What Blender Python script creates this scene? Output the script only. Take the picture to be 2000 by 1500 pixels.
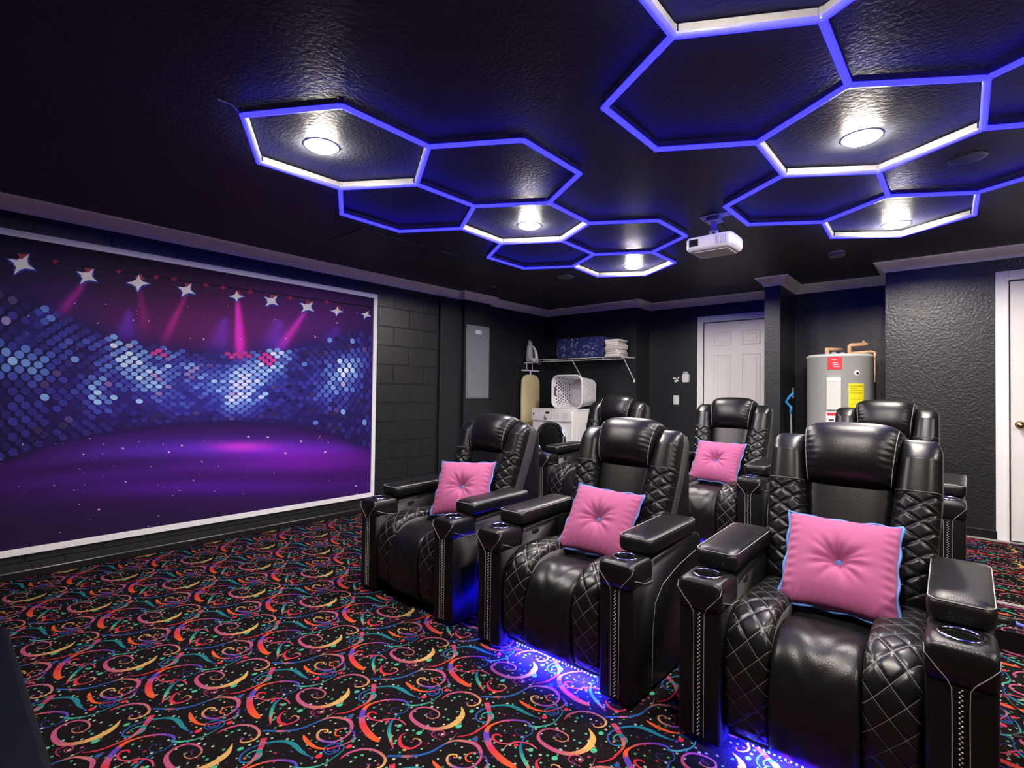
import bpy, bmesh, math, random
import numpy as np
from mathutils import Vector, Matrix
random.seed(7); rng = np.random.default_rng(11)
PI = math.pi
for o in list(bpy.data.objects): bpy.data.objects.remove(o)
C = bpy.context.scene.collection
SC = bpy.context.scene

# ---------------------------------------------------------------- camera, world, exposure
F, PITCH, ROLL, CY, YAW, EYE = 998.41, 0.0171, 0.0128, 750.0, 0.719, 1.20
def ray(px, py):                       # direction in the room of a picture point (used for measuring)
    u, v = px-1000, py-CY
    c, s = math.cos(ROLL), math.sin(ROLL); u, v = c*u+s*v, -s*u+c*v
    x, y, z = u/F, 1., -v/F
    c, s = math.cos(PITCH), math.sin(PITCH); y, z = c*y-s*z, s*y+c*z
    return Vector((x*math.cos(YAW)-y*math.sin(YAW), x*math.sin(YAW)+y*math.cos(YAW), z))
def onz(px, py, z): r = ray(px, py); r = r*((z-EYE)/r.z); return Vector((r.x, r.y, z))
def onx(px, py, x): r = ray(px, py); r = r*(x/r.x); return Vector((r.x, r.y, r.z+EYE))
cam = bpy.data.cameras.new('camera'); camo = bpy.data.objects.new('camera', cam); C.objects.link(camo)
cam.sensor_fit = 'HORIZONTAL'; cam.sensor_width = 36; cam.lens = 36*F/2000; cam.clip_start = 0.02
fwd = ray(1000, 750).normalized(); right = (ray(1100, 750)-ray(900, 750)).normalized(); up = right.cross(fwd)
M = Matrix((right, up, -fwd)).transposed().to_4x4(); M.translation = (0, 0, EYE)
camo.matrix_world = M
SC.camera = camo
SC.view_settings.view_transform = 'Standard'; SC.view_settings.look = 'None'
SC.view_settings.exposure = 0.0; SC.view_settings.gamma = 1.0; SC.view_settings.use_curve_mapping = False
w = bpy.data.worlds.new('world'); SC.world = w; w.use_nodes = True
w.node_tree.nodes['Background'].inputs[0].default_value = (0.02, 0.02, 0.025, 1)
w.node_tree.nodes['Background'].inputs[1].default_value = 0.3
LAMP = 880.0            # radiance of the warm ceiling bulbs
LEDB = 13.0             # radiance of the blue tubes in the blue band

# ---------------------------------------------------------------- materials
def s2l(c): return tuple(((v/255)/12.92 if v/255 <= .04045 else ((v/255+.055)/1.055)**2.4) for v in c)
def mat(name, col, rough=.5, metal=0, spec=.5, bump=0, bscale=80, coat=0, emit=None, es=0, bdet=2, mix=None, sheen=0):
    m = bpy.data.materials.new(name); m.use_nodes = True; nt = m.node_tree; b = nt.nodes['Principled BSDF']
    b.inputs['Base Color'].default_value = (*col, 1); b.inputs['Roughness'].default_value = rough
    b.inputs['Metallic'].default_value = metal; b.inputs['Specular IOR Level'].default_value = spec
    b.inputs['Coat Weight'].default_value = coat; b.inputs['Sheen Weight'].default_value = sheen
    if emit: b.inputs['Emission Color'].default_value = (*emit, 1); b.inputs['Emission Strength'].default_value = es
    tc = nt.nodes.new('ShaderNodeTexCoord')
    if bump:
        n = nt.nodes.new('ShaderNodeTexNoise'); n.inputs['Scale'].default_value = bscale; n.inputs['Detail'].default_value = bdet
        nt.links.new(tc.outputs['Object'], n.inputs['Vector'])
        bp = nt.nodes.new('ShaderNodeBump'); bp.inputs['Strength'].default_value = bump; bp.inputs['Distance'].default_value = .01
        nt.links.new(n.outputs['Fac'], bp.inputs['Height']); nt.links.new(bp.outputs['Normal'], b.inputs['Normal'])
    if mix:
        n = nt.nodes.new('ShaderNodeTexNoise'); n.inputs['Scale'].default_value = mix[1]; n.inputs['Detail'].default_value = 3
        nt.links.new(tc.outputs['Object'], n.inputs['Vector'])
        mx = nt.nodes.new('ShaderNodeMix'); mx.data_type = 'RGBA'
        mx.inputs[6].default_value = (*col, 1); mx.inputs[7].default_value = (*mix[0], 1)
        nt.links.new(n.outputs['Fac'], mx.inputs[0]); nt.links.new(mx.outputs[2], b.inputs['Base Color'])
    return m
M_ = {}
M_['wall'] = mat('black_wall_paint', (.0105, .012, .0140), .42, bump=.25, bscale=55, bdet=4)
M_['wallr'] = mat('black_textured_paint', (.014, .015, .017), .35, bump=.45, bscale=55, bdet=4)
M_['ceil'] = mat('black_ceiling_paint', (.048, .052, .062), .45, spec=.09, bump=.22, bscale=60, bdet=3)
M_['white'] = mat('white_trim_paint', (.84, .83, .84), .4)
M_['door'] = mat('white_door_paint', (.78, .76, .75), .4)
M_['blacktrim'] = mat('black_trim_paint', (.012, .012, .013), .25)
M_['leather'] = mat('black_leather', (.0045, .0045, .005), .35, bump=.10, bscale=260, spec=.40)
M_['leather_dull'] = mat('black_leather_sides', (.003, .003, .0035), .42, bump=.08, bscale=220, spec=.28)
M_['thread'] = mat('grey_thread', (.30, .29, .29), .6)
M_['seam'] = mat('dark_grey_seam_thread', (.09, .09, .09), .6)
M_['chrome'] = mat('chrome', (.75, .75, .8), .12, metal=1)
M_['stud'] = mat('silver_stud', (.5, .49, .47), .35, metal=.6)
M_['blackplastic'] = mat('black_plastic', (.01, .01, .01), .35)
M_['matblack'] = mat('matt_black', (.006, .006, .006), .9)
M_['pink'] = mat('pink_velvet', (.36, .072, .19), .8, mix=((.30, .052, .155), 9), sheen=.15)
M_['bluepipe'] = mat('blue_piping', (.07, .20, .55), .6)
M_['alu'] = mat('light_tube_housing', (.19, .18, .178), .5)
M_['whiteplastic'] = mat('white_plastic', (.7, .7, .72), .45)
M_['greyplastic'] = mat('grey_plastic', (.42, .42, .46), .5)
M_['washer'] = mat('white_enamel', (.80, .80, .79), .3)
M_['darkglass'] = mat('dark_glass', (.01, .012, .012), .12)
M_['panelgrey'] = mat('grey_metal_panel', (.20, .22, .24), .45, mix=((.17, .18, .20), 3))
M_['tank'] = mat('grey_enamel_tank', (.60, .63, .59), .35)
M_['copper'] = mat('peach_pipe_insulation', (.80, .46, .24), .5)
M_['red'] = mat('red_label', (.62, .02, .03), .5)
M_['yellow'] = mat('yellow_label', (.85, .75, .01), .5)
M_['ink'] = mat('black_ink', (.01, .01, .01), .6)
M_['navy'] = mat('navy_fabric', (.012, .02, .12), .9)
nt = M_['navy'].node_tree; n = nt.nodes.new('ShaderNodeTexNoise'); n.inputs['Scale'].default_value = 16; n.inputs['Detail'].default_value = 2; n.inputs['Distortion'].default_value = 1.2
tc = nt.nodes.new('ShaderNodeTexCoord'); nt.links.new(tc.outputs['Object'], n.inputs['Vector'])
rp = nt.nodes.new('ShaderNodeValToRGB'); rp.color_ramp.elements[0].position = .555; rp.color_ramp.elements[0].color = (.012, .02, .12, 1); rp.color_ramp.elements[1].position = .63; rp.color_ramp.elements[1].color = (.20, .25, .36, 1)
nt.links.new(n.outputs['Fac'], rp.inputs[0]); nt.links.new(rp.outputs[0], nt.nodes['Principled BSDF'].inputs['Base Color'])
M_['towel'] = mat('white_towel', (.72, .68, .64), .95, bump=.5, bscale=200)
M_['cream'] = mat('cream_ironing_cover', (.66, .56, .36), .9, mix=((.62, .55, .27), 5))
M_['wire'] = mat('white_wire', (.7, .7, .68), .4)
M_['bluetool'] = mat('blue_handle', (.02, .25, .60), .35)
M_['brass'] = mat('brass', (.65, .42, .16), .2, metal=1)
M_['nosing'] = mat('grey_nosing', (.30, .31, .29), .6)
M_['projector'] = mat('white_projector_shell', (.62, .60, .66), .4)
M_['lens'] = mat('bulb_diffuser', (.9, .9, .9), .4, emit=(1.0, .91, .77), es=LAMP)
M_['led'] = mat('blue_light_tube', (.05, .05, .6), .4, emit=(.095/LEDB, .085/LEDB, 1.0), es=LEDB)
M_['ledstrip'] = mat('blue_strip_light', (.05, .05, .6), .4, emit=(.022, .020, 1.0), es=9000)
M_['added_ledside'] = mat('added_blue_side_strip', (.05, .05, .6), .4, emit=(.004, .003, 1.0), es=420)
M_['leddot'] = mat('pale_blue_diodes', (.5, .5, .9), .4, emit=(.55, .7, 1.0), es=6)
M_['rail'] = mat('grey_pole', (.25, .25, .26), .4)

def vcol_mat(name, rough=.9, gain=1.0, bump=0, noise=0, spec=.2):
    m = bpy.data.materials.new(name); m.use_nodes = True; nt = m.node_tree; b = nt.nodes['Principled BSDF']
    a = nt.nodes.new('ShaderNodeAttribute'); a.attribute_name = 'print'
    src = a.outputs['Color']
    tc = nt.nodes.new('ShaderNodeTexCoord')
    if noise:
        n = nt.nodes.new('ShaderNodeTexNoise'); n.inputs['Scale'].default_value = 160; n.inputs['Detail'].default_value = 2
        nt.links.new(tc.outputs['Object'], n.inputs['Vector'])
        r = nt.nodes.new('ShaderNodeMapRange'); r.inputs[1].default_value = .3; r.inputs[2].default_value = .7
        r.inputs[3].default_value = 1-noise; r.inputs[4].default_value = 1+noise
        nt.links.new(n.outputs['Fac'], r.inputs[0])
        v = nt.nodes.new('ShaderNodeVectorMath'); v.operation = 'SCALE'
        nt.links.new(src, v.inputs[0]); nt.links.new(r.outputs[0], v.inputs['Scale']); src = v.outputs[0]
    nt.links.new(src, b.inputs['Base Color'])
    b.inputs['Roughness'].default_value = rough; b.inputs['Specular IOR Level'].default_value = spec
    if bump:
        n2 = nt.nodes.new('ShaderNodeTexNoise'); n2.inputs['Scale'].default_value = 300
        nt.links.new(tc.outputs['Object'], n2.inputs['Vector'])
        bp = nt.nodes.new('ShaderNodeBump'); bp.inputs['Strength'].default_value = bump; bp.inputs['Distance'].default_value = .004
        nt.links.new(n2.outputs['Fac'], bp.inputs['Height']); nt.links.new(bp.outputs['Normal'], b.inputs['Normal'])
    return m
M_['carpet'] = vcol_mat('printed_carpet', 1.0, bump=.6, noise=.22, spec=.05)
M_['mural'] = vcol_mat('printed_mural', .6, spec=.12)

def block_mat():
    m = mat('painted_block', (.013, .0145, .016), .38); nt = m.node_tree; b = nt.nodes['Principled BSDF']
    tc = nt.nodes.new('ShaderNodeTexCoord'); sx = nt.nodes.new('ShaderNodeSeparateXYZ'); cx = nt.nodes.new('ShaderNodeCombineXYZ')
    nt.links.new(tc.outputs['Object'], sx.inputs[0])
    ay = nt.nodes.new('ShaderNodeMath'); ay.operation = 'ADD'; ay.inputs[1].default_value = 8.372
    az = nt.nodes.new('ShaderNodeMath'); az.operation = 'ADD'; az.inputs[1].default_value = 0.124+.4
    nt.links.new(sx.outputs['Y'], ay.inputs[0]); nt.links.new(sx.outputs['Z'], az.inputs[0])
    nt.links.new(ay.outputs[0], cx.inputs['X']); nt.links.new(az.outputs[0], cx.inputs['Y'])
    br = nt.nodes.new('ShaderNodeTexBrick'); br.inputs['Scale'].default_value = 1; br.inputs['Mortar Size'].default_value = .007
    br.inputs['Mortar Smooth'].default_value = .6; br.inputs['Brick Width'].default_value = .40; br.inputs['Row Height'].default_value = .20
    br.inputs['Color1'].default_value = (1, 1, 1, 1); br.inputs['Color2'].default_value = (1, 1, 1, 1); br.inputs['Mortar'].default_value = (0, 0, 0, 1)
    nt.links.new(cx.outputs[0], br.inputs['Vector'])
    n = nt.nodes.new('ShaderNodeTexNoise'); n.inputs['Scale'].default_value = 40; n.inputs['Detail'].default_value = 4
    nt.links.new(tc.outputs['Object'], n.inputs['Vector'])
    ad = nt.nodes.new('ShaderNodeMath'); ad.operation = 'MULTIPLY_ADD'; ad.inputs[1].default_value = .25
    nt.links.new(n.outputs['Fac'], ad.inputs[0]); nt.links.new(br.outputs['Color'], ad.inputs[2])
    bp = nt.nodes.new('ShaderNodeBump'); bp.inputs['Strength'].default_value = .9; bp.inputs['Distance'].default_value = .01
    nt.links.new(ad.outputs[0], bp.inputs['Height']); nt.links.new(bp.outputs['Normal'], b.inputs['Normal'])
    return m
M_['block'] = block_mat()

def quilt_mat(name, pu, pv, tw, thread, off=0.0, vmax=None):
    # black leather with diamond stitching laid out in the cushion's own UVs (metres)
    m = mat(name, (.0045, .0045, .005), .35, spec=.40); nt = m.node_tree; b = nt.nodes['Principled BSDF']
    uv = nt.nodes.new('ShaderNodeUVMap'); uv.uv_map = 'UVMap'
    s = nt.nodes.new('ShaderNodeSeparateXYZ'); nt.links.new(uv.outputs[0], s.inputs[0])
    def mt(op, a, bb=None, c=None):
        n = nt.nodes.new('ShaderNodeMath'); n.operation = op
        for i, x in enumerate((a, bb, c)):
            if x is None: continue
            if isinstance(x, (int, float)): n.inputs[i].default_value = x
            else: nt.links.new(x, n.inputs[i])
        return n.outputs[0]
    u = mt('DIVIDE', s.outputs['X'], pu); v = mt('DIVIDE', s.outputs['Y'], pv)
    res = []
    for sg in (1, -1):
        q = mt('MULTIPLY_ADD', u, sg, v); q = mt('ADD', q, off); f = mt('FRACT', q); d = mt('ABSOLUTE', mt('SUBTRACT', f, .5))
        res.append(mt('SUBTRACT', .5, d))     # 0 at a line
    d = mt('MINIMUM', res[0], res[1])
    line = mt('LESS_THAN', d, tw)
    if vmax is not None: line = mt('MULTIPLY', line, mt('LESS_THAN', s.outputs['Y'], vmax))
    mx = nt.nodes.new('ShaderNodeMix'); mx.data_type = 'RGBA'
    mx.inputs[6].default_value = (.0045, .0045, .005, 1); mx.inputs[7].default_value = (*thread, 1)
    nt.links.new(line, mx.inputs[0]); nt.links.new(mx.outputs[2], b.inputs['Base Color'])
    mr = mt('MULTIPLY_ADD', line, .2, .35); nt.links.new(mr, b.inputs['Roughness'])
    return m
M_['quilt_seat'] = quilt_mat('quilted_seat_leather', .076, .078, .014, (.20, .19, .19))

# ---------------------------------------------------------------- helpers
def link(name, me, m=None, parent=None, smooth=False, loc=None):
    o = bpy.data.objects.new(name, me); C.objects.link(o)
    if m: me.materials.append(m) if not isinstance(m, (list, tuple)) else [me.materials.append(x) for x in m]
    if parent: o.parent = parent
    if loc is not None: o.location = loc
    if smooth: me.polygons.foreach_set('use_smooth', [True]*len(me.polygons))
    return o
def obj(name, bm, m=None, parent=None, smooth=False, loc=None):
    me = bpy.data.meshes.new(name); bmesh.ops.recalc_face_normals(bm, faces=bm.faces); bm.to_mesh(me); bm.free()
    return link(name, me, m, parent, smooth, loc)
def tag(o, label=None, cat=None, group=None, kind=None):
    if label: o['label'] = label
    if cat: o['category'] = cat
    if group: o['group'] = group
    if kind: o['kind'] = kind
    return o
def empty(name, loc, label, cat, group=None, rz=0):
    o = bpy.data.objects.new(name, None); C.objects.link(o); o.location = loc; o.rotation_euler = (0, 0, rz); o.empty_display_size = .1
    return tag(o, label, cat, group)
def struct(o): o['kind'] = 'structure'; return o
def box(bm, x0, x1, y0, y1, z0, z1, bev=0, seg=2):
    vs = [bm.verts.new((x, y, z)) for x in (x0, x1) for y in (y0, y1) for z in (z0, z1)]
    fs = [(0, 1, 3, 2), (4, 6, 7, 5), (0, 4, 5, 1), (2, 3, 7, 6), (0, 2, 6, 4), (1, 5, 7, 3)]
    nf = [bm.faces.new([vs[i] for i in f]) for f in fs]
    if bev:
        es = set(e for f in nf for e in f.edges)
        bmesh.ops.bevel(bm, geom=list(es), offset=bev, segments=seg, affect='EDGES', profile=.5)
    return bm
def mbox(name, x0, x1, y0, y1, z0, z1, m, parent=None, bev=0, seg=2, smooth=False):
    bm = bmesh.new(); box(bm, x0, x1, y0, y1, z0, z1, bev, seg); return obj(name, bm, m, parent, smooth)
def tube(bm, pts, r, n=8, closed=False, caps=True):
    pts = [Vector(p) for p in pts]; N = len(pts); rings = []
    prev = None
    for i, p in enumerate(pts):
        if closed: t = (pts[(i+1) % N]-pts[i-1])
        else: t = (pts[min(i+1, N-1)]-pts[max(i-1, 0)])
        t.normalize()
        if prev is None:
            a = Vector((0, 0, 1)) if abs(t.z) < .9 else Vector((1, 0, 0)); nrm = t.cross(a).normalized()
        else:
            nrm = (prev-t*prev.dot(t)).normalized()
        prev = nrm; bn = t.cross(nrm)
        rr = r[i] if isinstance(r, (list, tuple)) else r
        rings.append([bm.verts.new(p+nrm*rr*math.cos(2*PI*k/n)+bn*rr*math.sin(2*PI*k/n)) for k in range(n)])
    for i in range(N if closed else N-1):
        a, b = rings[i], rings[(i+1) % N]
        for k in range(n): bm.faces.new((a[k], a[(k+1) % n], b[(k+1) % n], b[k]))
    if caps and not closed: bm.faces.new(rings[0]); bm.faces.new(rings[-1][::-1])
    return bm
def lathe(bm, prof, n=32, c=(0, 0, 0), axis='z', cap=True):
    rings = []
    for r, h in prof:
        ring = []
        for k in range(n):
            a = 2*PI*k/n; x, y = r*math.cos(a), r*math.sin(a)
            p = (x, y, h) if axis == 'z' else ((x, h, y) if axis == 'y' else (h, x, y))
            ring.append(bm.verts.new((c[0]+p[0], c[1]+p[1], c[2]+p[2])))
        rings.append(ring)
    for a, b in zip(rings, rings[1:]):
        for k in range(n): bm.faces.new((a[k], a[(k+1) % n], b[(k+1) % n], b[k]))
    if cap: bm.faces.new(rings[0]); bm.faces.new(rings[-1])
    return bm
def extrude_yz(bm, prof, x0, x1, bev=0, seg=3):
    a = [bm.verts.new((x0, y, z)) for y, z in prof]; b = [bm.verts.new((x1, y, z)) for y, z in prof]; n = len(prof)
    fs = [bm.faces.new(a), bm.faces.new(b[::-1])]+[bm.faces.new((a[i], a[(i+1) % n], b[(i+1) % n], b[i])) for i in range(n)]
    if bev:
        es = set(e for f in fs for e in f.edges)
        bmesh.ops.bevel(bm, geom=list(es), offset=bev, segments=seg, affect='EDGES', profile=.5)
    return bm
def rrect(w, h, r, n=10):              # rounded rectangle outline, 4n points
    pts = []
    for cx, cy, a0 in ((w/2-r, h/2-r, 0), (-w/2+r, h/2-r, 90), (-w/2+r, -h/2+r, 180), (w/2-r, -h/2+r, 270)):
        for i in range(n):
            a = math.radians(a0+90*i/(n-1)); pts.append((cx+r*math.cos(a), cy+r*math.sin(a)))
    return pts
def loft(bm, loops, cap0=True, cap1=True):
    L = [[bm.verts.new(p) for p in l] for l in loops]; n = len(L[0])
    for a, b in zip(L, L[1:]):
        for k in range(n): bm.faces.new((a[k], a[(k+1) % n], b[(k+1) % n], b[k]))
    if cap0: bm.faces.new(L[0][::-1])
    if cap1: bm.faces.new(L[-1])
    return bm
def crom(P, steps):                    # Catmull-Rom through rows of P (any width)
    P = np.array(P, float); out = []
    Q = np.vstack([2*P[0]-P[1], P, 2*P[-1]-P[-2]])
    for i in range(1, len(Q)-2):
        a, b, c, d = Q[i-1], Q[i], Q[i+1], Q[i+2]
        for k in range(steps):
            t = k/steps
            out.append(.5*((2*b)+(c-a)*t+(2*a-5*b+4*c-d)*t*t+(3*b-a-3*c+d)*t**3))
    out.append(P[-1]); return np.array(out)
def copy_tree(o, parent=None):
    c = o.copy(); C.objects.link(c)
    if parent: c.parent = parent
    for ch in [x for x in bpy.data.objects if x.parent == o]: copy_tree(ch, c)
    return c
def mesh_np(name, V, Fc, cols, m, parent=None):
    # Fc: list of index tuples / arrays; cols per face (linear rgb)
    me = bpy.data.meshes.new(name); me.from_pydata(V.tolist() if isinstance(V, np.ndarray) else V, [], Fc)
    at = me.color_attributes.new('print', 'FLOAT_COLOR', 'CORNER')
    ls = np.zeros(len(me.polygons), np.int32); me.polygons.foreach_get('loop_total', ls)
    cc = np.repeat(np.array(cols, np.float32), ls, axis=0)
    cc = np.hstack([cc, np.ones((len(cc), 1), np.float32)])
    at.data.foreach_set('color', cc.ravel())
    return link(name, me, m, parent)

# ---------------------------------------------------------------- room shell
H = 2.387; XL = -4.49; PZ = .09
XR, YF = 3.2, -2.6
struct(mbox('wall_left', XL-.15, XL, YF-.15, 4.17, -.06, H, M_['block']))
struct(mbox('wall_left_rear', XL-.15, XL, 4.17, 6.4, -.06, H, M_['wall']))
struct(mbox('wall_left_pier', XL, -4.415, 4.175, 4.62, PZ, H, M_['wall']))
struct(mbox('trim_1', XL, XL+.03, 3.84, 4.174, PZ, H-.09, M_['wall']))
struct(mbox('wall_back_left', XL, -3.07, 5.88, 6.4, -.06, H, M_['wall']))
struct(mbox('wall_back_middle', -3.07, -1.48, 6.25, 6.4, -.06, H, M_['wall']))
struct(mbox('wall_partition', -1.48, -1.335, 5.55, 6.4, -.06, H, M_['wall']))
struct(mbox('wall_alcove', -1.335, -.49, 6.16, 6.4, -.06, H, M_['wall']))
struct(mbox('wall_back_right', -.49, XR, 5.55, 6.4, -.06, H, M_['wallr']))
struct(mbox('wall_right', XR, XR+.15, YF-.15, 6.4, -.06, H, M_['wall']))
struct(mbox('wall_front', XL, XR, YF-.15, YF, -.06, H, M_['wall']))
struct(mbox('ceiling', XL-.15, XR+.15, YF-.15, 6.4, H, H+.12, M_['ceil']))
# ledge along the foot of the block wall
struct(mbox('baseboard_left', XL, XL+.10, YF, 3.3, 0, .055, M_['blacktrim'], bev=.008))
struct(mbox('baseboard_back_right', -.488, .225, 5.53, 5.55, PZ, PZ+.078, M_['blacktrim'], bev=.004))
struct(mbox('baseboard_back_right_far', 1.19, XR, 5.53, 5.55, PZ, PZ+.078, M_['blacktrim'], bev=.004))
struct(mbox('trim_2', -.49, XR, 5.50, 5.532, PZ, PZ+.010, M_['nosing'], bev=.003))
struct(mbox('trim_3', XL+.0, XR, 3.855, 3.885, PZ-.002, PZ+.006, M_['nosing'], bev=.002))

# crown moulding, one mitred run
path = [(XL, YF), (XL, 4.175), (-4.415, 4.175), (-4.415, 4.62), (XL, 4.62), (XL, 5.88), (-3.07, 5.88), (-3.07, 6.25),
        (-1.48, 6.25), (-1.48, 5.55), (-1.335, 5.55), (-1.335, 6.16), (-.49, 6.16), (-.49, 5.55), (XR, 5.55), (XR, YF)]
prof = [(0, -.086), (.010, -.086), (.012, -.074), (.018, -.070), (.020, -.062), (.030, -.054), (.050, -.036), (.062, -.022), (.066, -.014),
        (.072, -.012), (.074, -.004), (.082, -.004), (.082, 0), (0, 0)]
bm = bmesh.new(); n = len(path); loops = []
for i, p in enumerate(path):
    a = Vector(path[i-1]); b = Vector(p); c = Vector(path[(i+1) % n])
    d1 = (b-a).normalized(); d2 = (c-b).normalized()
    n1 = Vector((d1.y, -d1.x)); n2 = Vector((d2.y, -d2.x))
    mdir = (n1+n2)/(1+n1.dot(n2))
    loops.append([(b.x+mdir.x*o_, b.y+mdir.y*o_, H+z_) for o_, z_ in prof])
L = [[bm.verts.new(p) for p in l] for l in loops]
for i in range(n):
    a, b = L[i], L[(i+1) % n]
    for k in range(len(prof)): bm.faces.new((a[k], a[(k+1) % len(prof)], b[(k+1) % len(prof)], b[k]))
struct(obj('trim_4', bm, M_['white']))

# ---------------------------------------------------------------- carpet pattern (traced once, repeated on its lattice)
def P1(x, y): p = onz(480+x/5, 1200+y/5, 0.0); return (p.x, p.y)
CG = .50
def rgb(h): return np.array(s2l(h))*CG
K = 1.0
OR, RE, PK, MG, PU, BL, TE, GR, YE, SA, DB, DP = [rgb(c) for c in ((255, 105, 55), (235, 60, 80), (205, 95, 140), (180, 60, 110), (110, 75, 200),
    (50, 100, 175), (45, 145, 155), (90, 205, 160), (240, 190, 110), (215, 130, 110), (60, 60, 130), (130, 60, 100))]
curves = [
 ([(1310,1238,.004),(1290,1232,.026),(1220,1185,.036),(1160,1110,.036),(1135,1040,.034),(1142,960,.030),(1180,900,.022),(1250,865,.012),(1360,838,.013),(1470,833,.014),(1560,850,.014),(1590,890,.008),(1570,940,.006),(1510,968,.005),(1440,960,.006),(1420,930,.006),(1445,908,.006),(1475,925,.004)],
  [(0,OR),(.10,OR),(.20,RE),(.25,PK),(.27,PU),(.31,PU),(.33,OR),(.42,OR),(.47,PK),(.55,PU),(.68,BL),(.80,DB),(1,DB)]),
 ([(490,695,.016),(545,705,.015),(600,703,.013),(720,680,.009),(820,630,.007),(880,590,.007),(870,560,.007),(790,560,.007),(725,585,.007),(760,618,.007),(830,605,.006),(850,585,.004)],
  [(0,BL),(.12,GR),(.35,TE),(.6,BL),(1,BL)]),
 ([(1005,718,.004),(1000,760,.020),(975,800,.034),(900,855,.036),(800,893,.030),(690,910,.028),(590,890,.027),(520,840,.024),(508,790,.018),(560,745,.013),(640,722,.012),(720,730,.012),(775,765,.010),(760,802,.008),(700,820,.007),(650,805,.006),(655,780,.005),(690,775,.005),(705,795,.004)],
  [(0,YE),(.18,YE),(.27,SA),(.34,PK),(.60,PK),(.70,SA),(.82,SA),(.9,DP),(1,DP)]),
 ([(705,1005,.004),(650,980,.006),(640,950,.007),(690,925,.008),(750,925,.008),(765,955,.007),(730,970,.006),(700,955,.006),(720,942,.006)], [(0,MG),(1,MG)]),
 ([(165,1140,.014),(250,1140,.015),(345,1143,.016),(450,1135,.015),(560,1110,.014),(660,1070,.013),(740,1035,.012),(830,1010,.013),(930,1015,.018),(1010,1040,.022),(1035,1090,.020),(1020,1150,.014),(960,1205,.012),(870,1245,.014),(780,1245,.015),(710,1215,.015),(700,1170,.012),(740,1132,.011),(800,1130,.009),(790,1155,.008),(765,1150,.007)],
  [(0,BL),(.07,BL),(.09,SA),(.11,PK),(.13,BL),(.28,BL),(.36,SA),(.46,PK),(.62,PK),(.70,PU),(.75,SA),(.82,YE),(.92,YE),(1,OR)]),
 ([(745,1032,.006),(820,990,.006),(885,938,.003)], [(0,SA),(1,DP)]),
 ([(925,1188,.005),(880,1185,.008),(878,1150,.009),(920,1122,.008),(990,1110,.006),(1045,1140,.007),(1063,1190,.009),(1030,1235,.009),(970,1268,.009),(900,1290,.007),(860,1300,.006)],
  [(0,OR),(.3,OR),(.42,DB),(.6,PU),(.72,PK),(.82,SA),(1,MG)]),
 ([(562,1180,.004),(575,1210,.018),(610,1255,.022),(660,1290,.018),(700,1308,.014),(780,1315,.011),(850,1305,.008),(905,1285,.008),(910,1320,.006),(850,1345,.006),(800,1335,.006),(780,1300,.006),(830,1270,.006),(900,1262,.007),(960,1275,.006)],
  [(0,OR),(.35,OR),(.42,RE),(.5,PU),(.7,BL),(1,BL)]),
 ([(1690,815,.003),(1640,800,.010),(1580,772,.020),(1510,728,.026),(1430,706,.018),(1340,708,.013),(1250,725,.010),(1160,755,.010),(1110,795,.011),(1110,838,.010),(1170,850,.010),(1240,830,.011),(1268,795,.012),(1240,768,.009),(1190,775,.008),(1155,802,.007),(1190,815,.006)],
  [(0,BL),(.12,TE),(.30,TE),(.42,BL),(.55,BL),(.68,TE),(.8,GR),(1,TE)]),
 ([(1250,682,.030),(1250,730,.028),(1245,760,.026),(1243,790,.028),(1215,835,.018),(1175,872,.014),(1100,912,.012),(1020,950,.010),(930,970,.007),(870,975,.003)],
  [(0,RE),(.10,PK),(.13,MG),(.20,RE),(.24,TE),(.31,TE),(.36,PK),(.45,SA),(.6,RE),(1,RE)]),
 ([(848,652,.003),(880,632,.010),(930,610,.014),(1030,590,.014),(1130,600,.015),(1195,640,.014),(1190,680,.013),(1140,706,.011),(1080,712,.009),(1065,697,.008),(1085,682,.006)],
  [(0,RE),(.25,PK),(.5,SA),(.62,YE),(.72,YE),(.85,SA),(1,PK)]),
 ([(412,942,.003),(350,970,.010),(320,1020,.018),(332,1060,.018),(400,1077,.013),(470,1055,.010),(515,1025,.010),(500,997,.008),(460,995,.007),(450,1010,.005)],
  [(0,RE),(.5,RE),(.65,PK),(.8,YE),(1,SA)]),
 ([(480,760,.003),(400,785,.006),(340,822,.011),(290,870,.017),(258,930,.019),(245,1000,.018),(240,1080,.005)],
  [(0,BL),(.35,BL),(.6,TE),(.8,GR),(.86,SA),(1,RE)]),
 ([(120,890,.003),(180,852,.006),(260,825,.007),(340,825,.008),(400,840,.010),(430,875,.009)], [(0,GR),(.2,SA),(.5,RE),(1,PK)]),
 ([(195,785,.005),(180,767,.010),(130,772,.012),(107,802,.013),(140,830,.010),(220,837,.007),(310,825,.004)], [(0,RE),(.5,RE),(1,PK)]),
]
blobs = [(915,885,.018,GR),(690,630,.017,RE),(1025,995,.016,BL),(530,942,.016,GR),(345,1083,.012,YE),(925,572,.016,RE),(370,880,.014,GR),(270,845,.012,RE),
         (1085,755,.015,GR),(650,1405,.008,PU),(1060,1215,.010,GR),(270,1030,.009,GR)]
LA, LB = np.array([.4275, .2205]), np.array([.4310, -.2195])
V0, F0, C0 = [], [], []
def add_poly(pts, col, z):
    i = len(V0)
    for p in pts: V0.append((p[0], p[1], z))
    F0.append(tuple(range(i, i+len(pts)))); C0.append(col)
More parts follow.
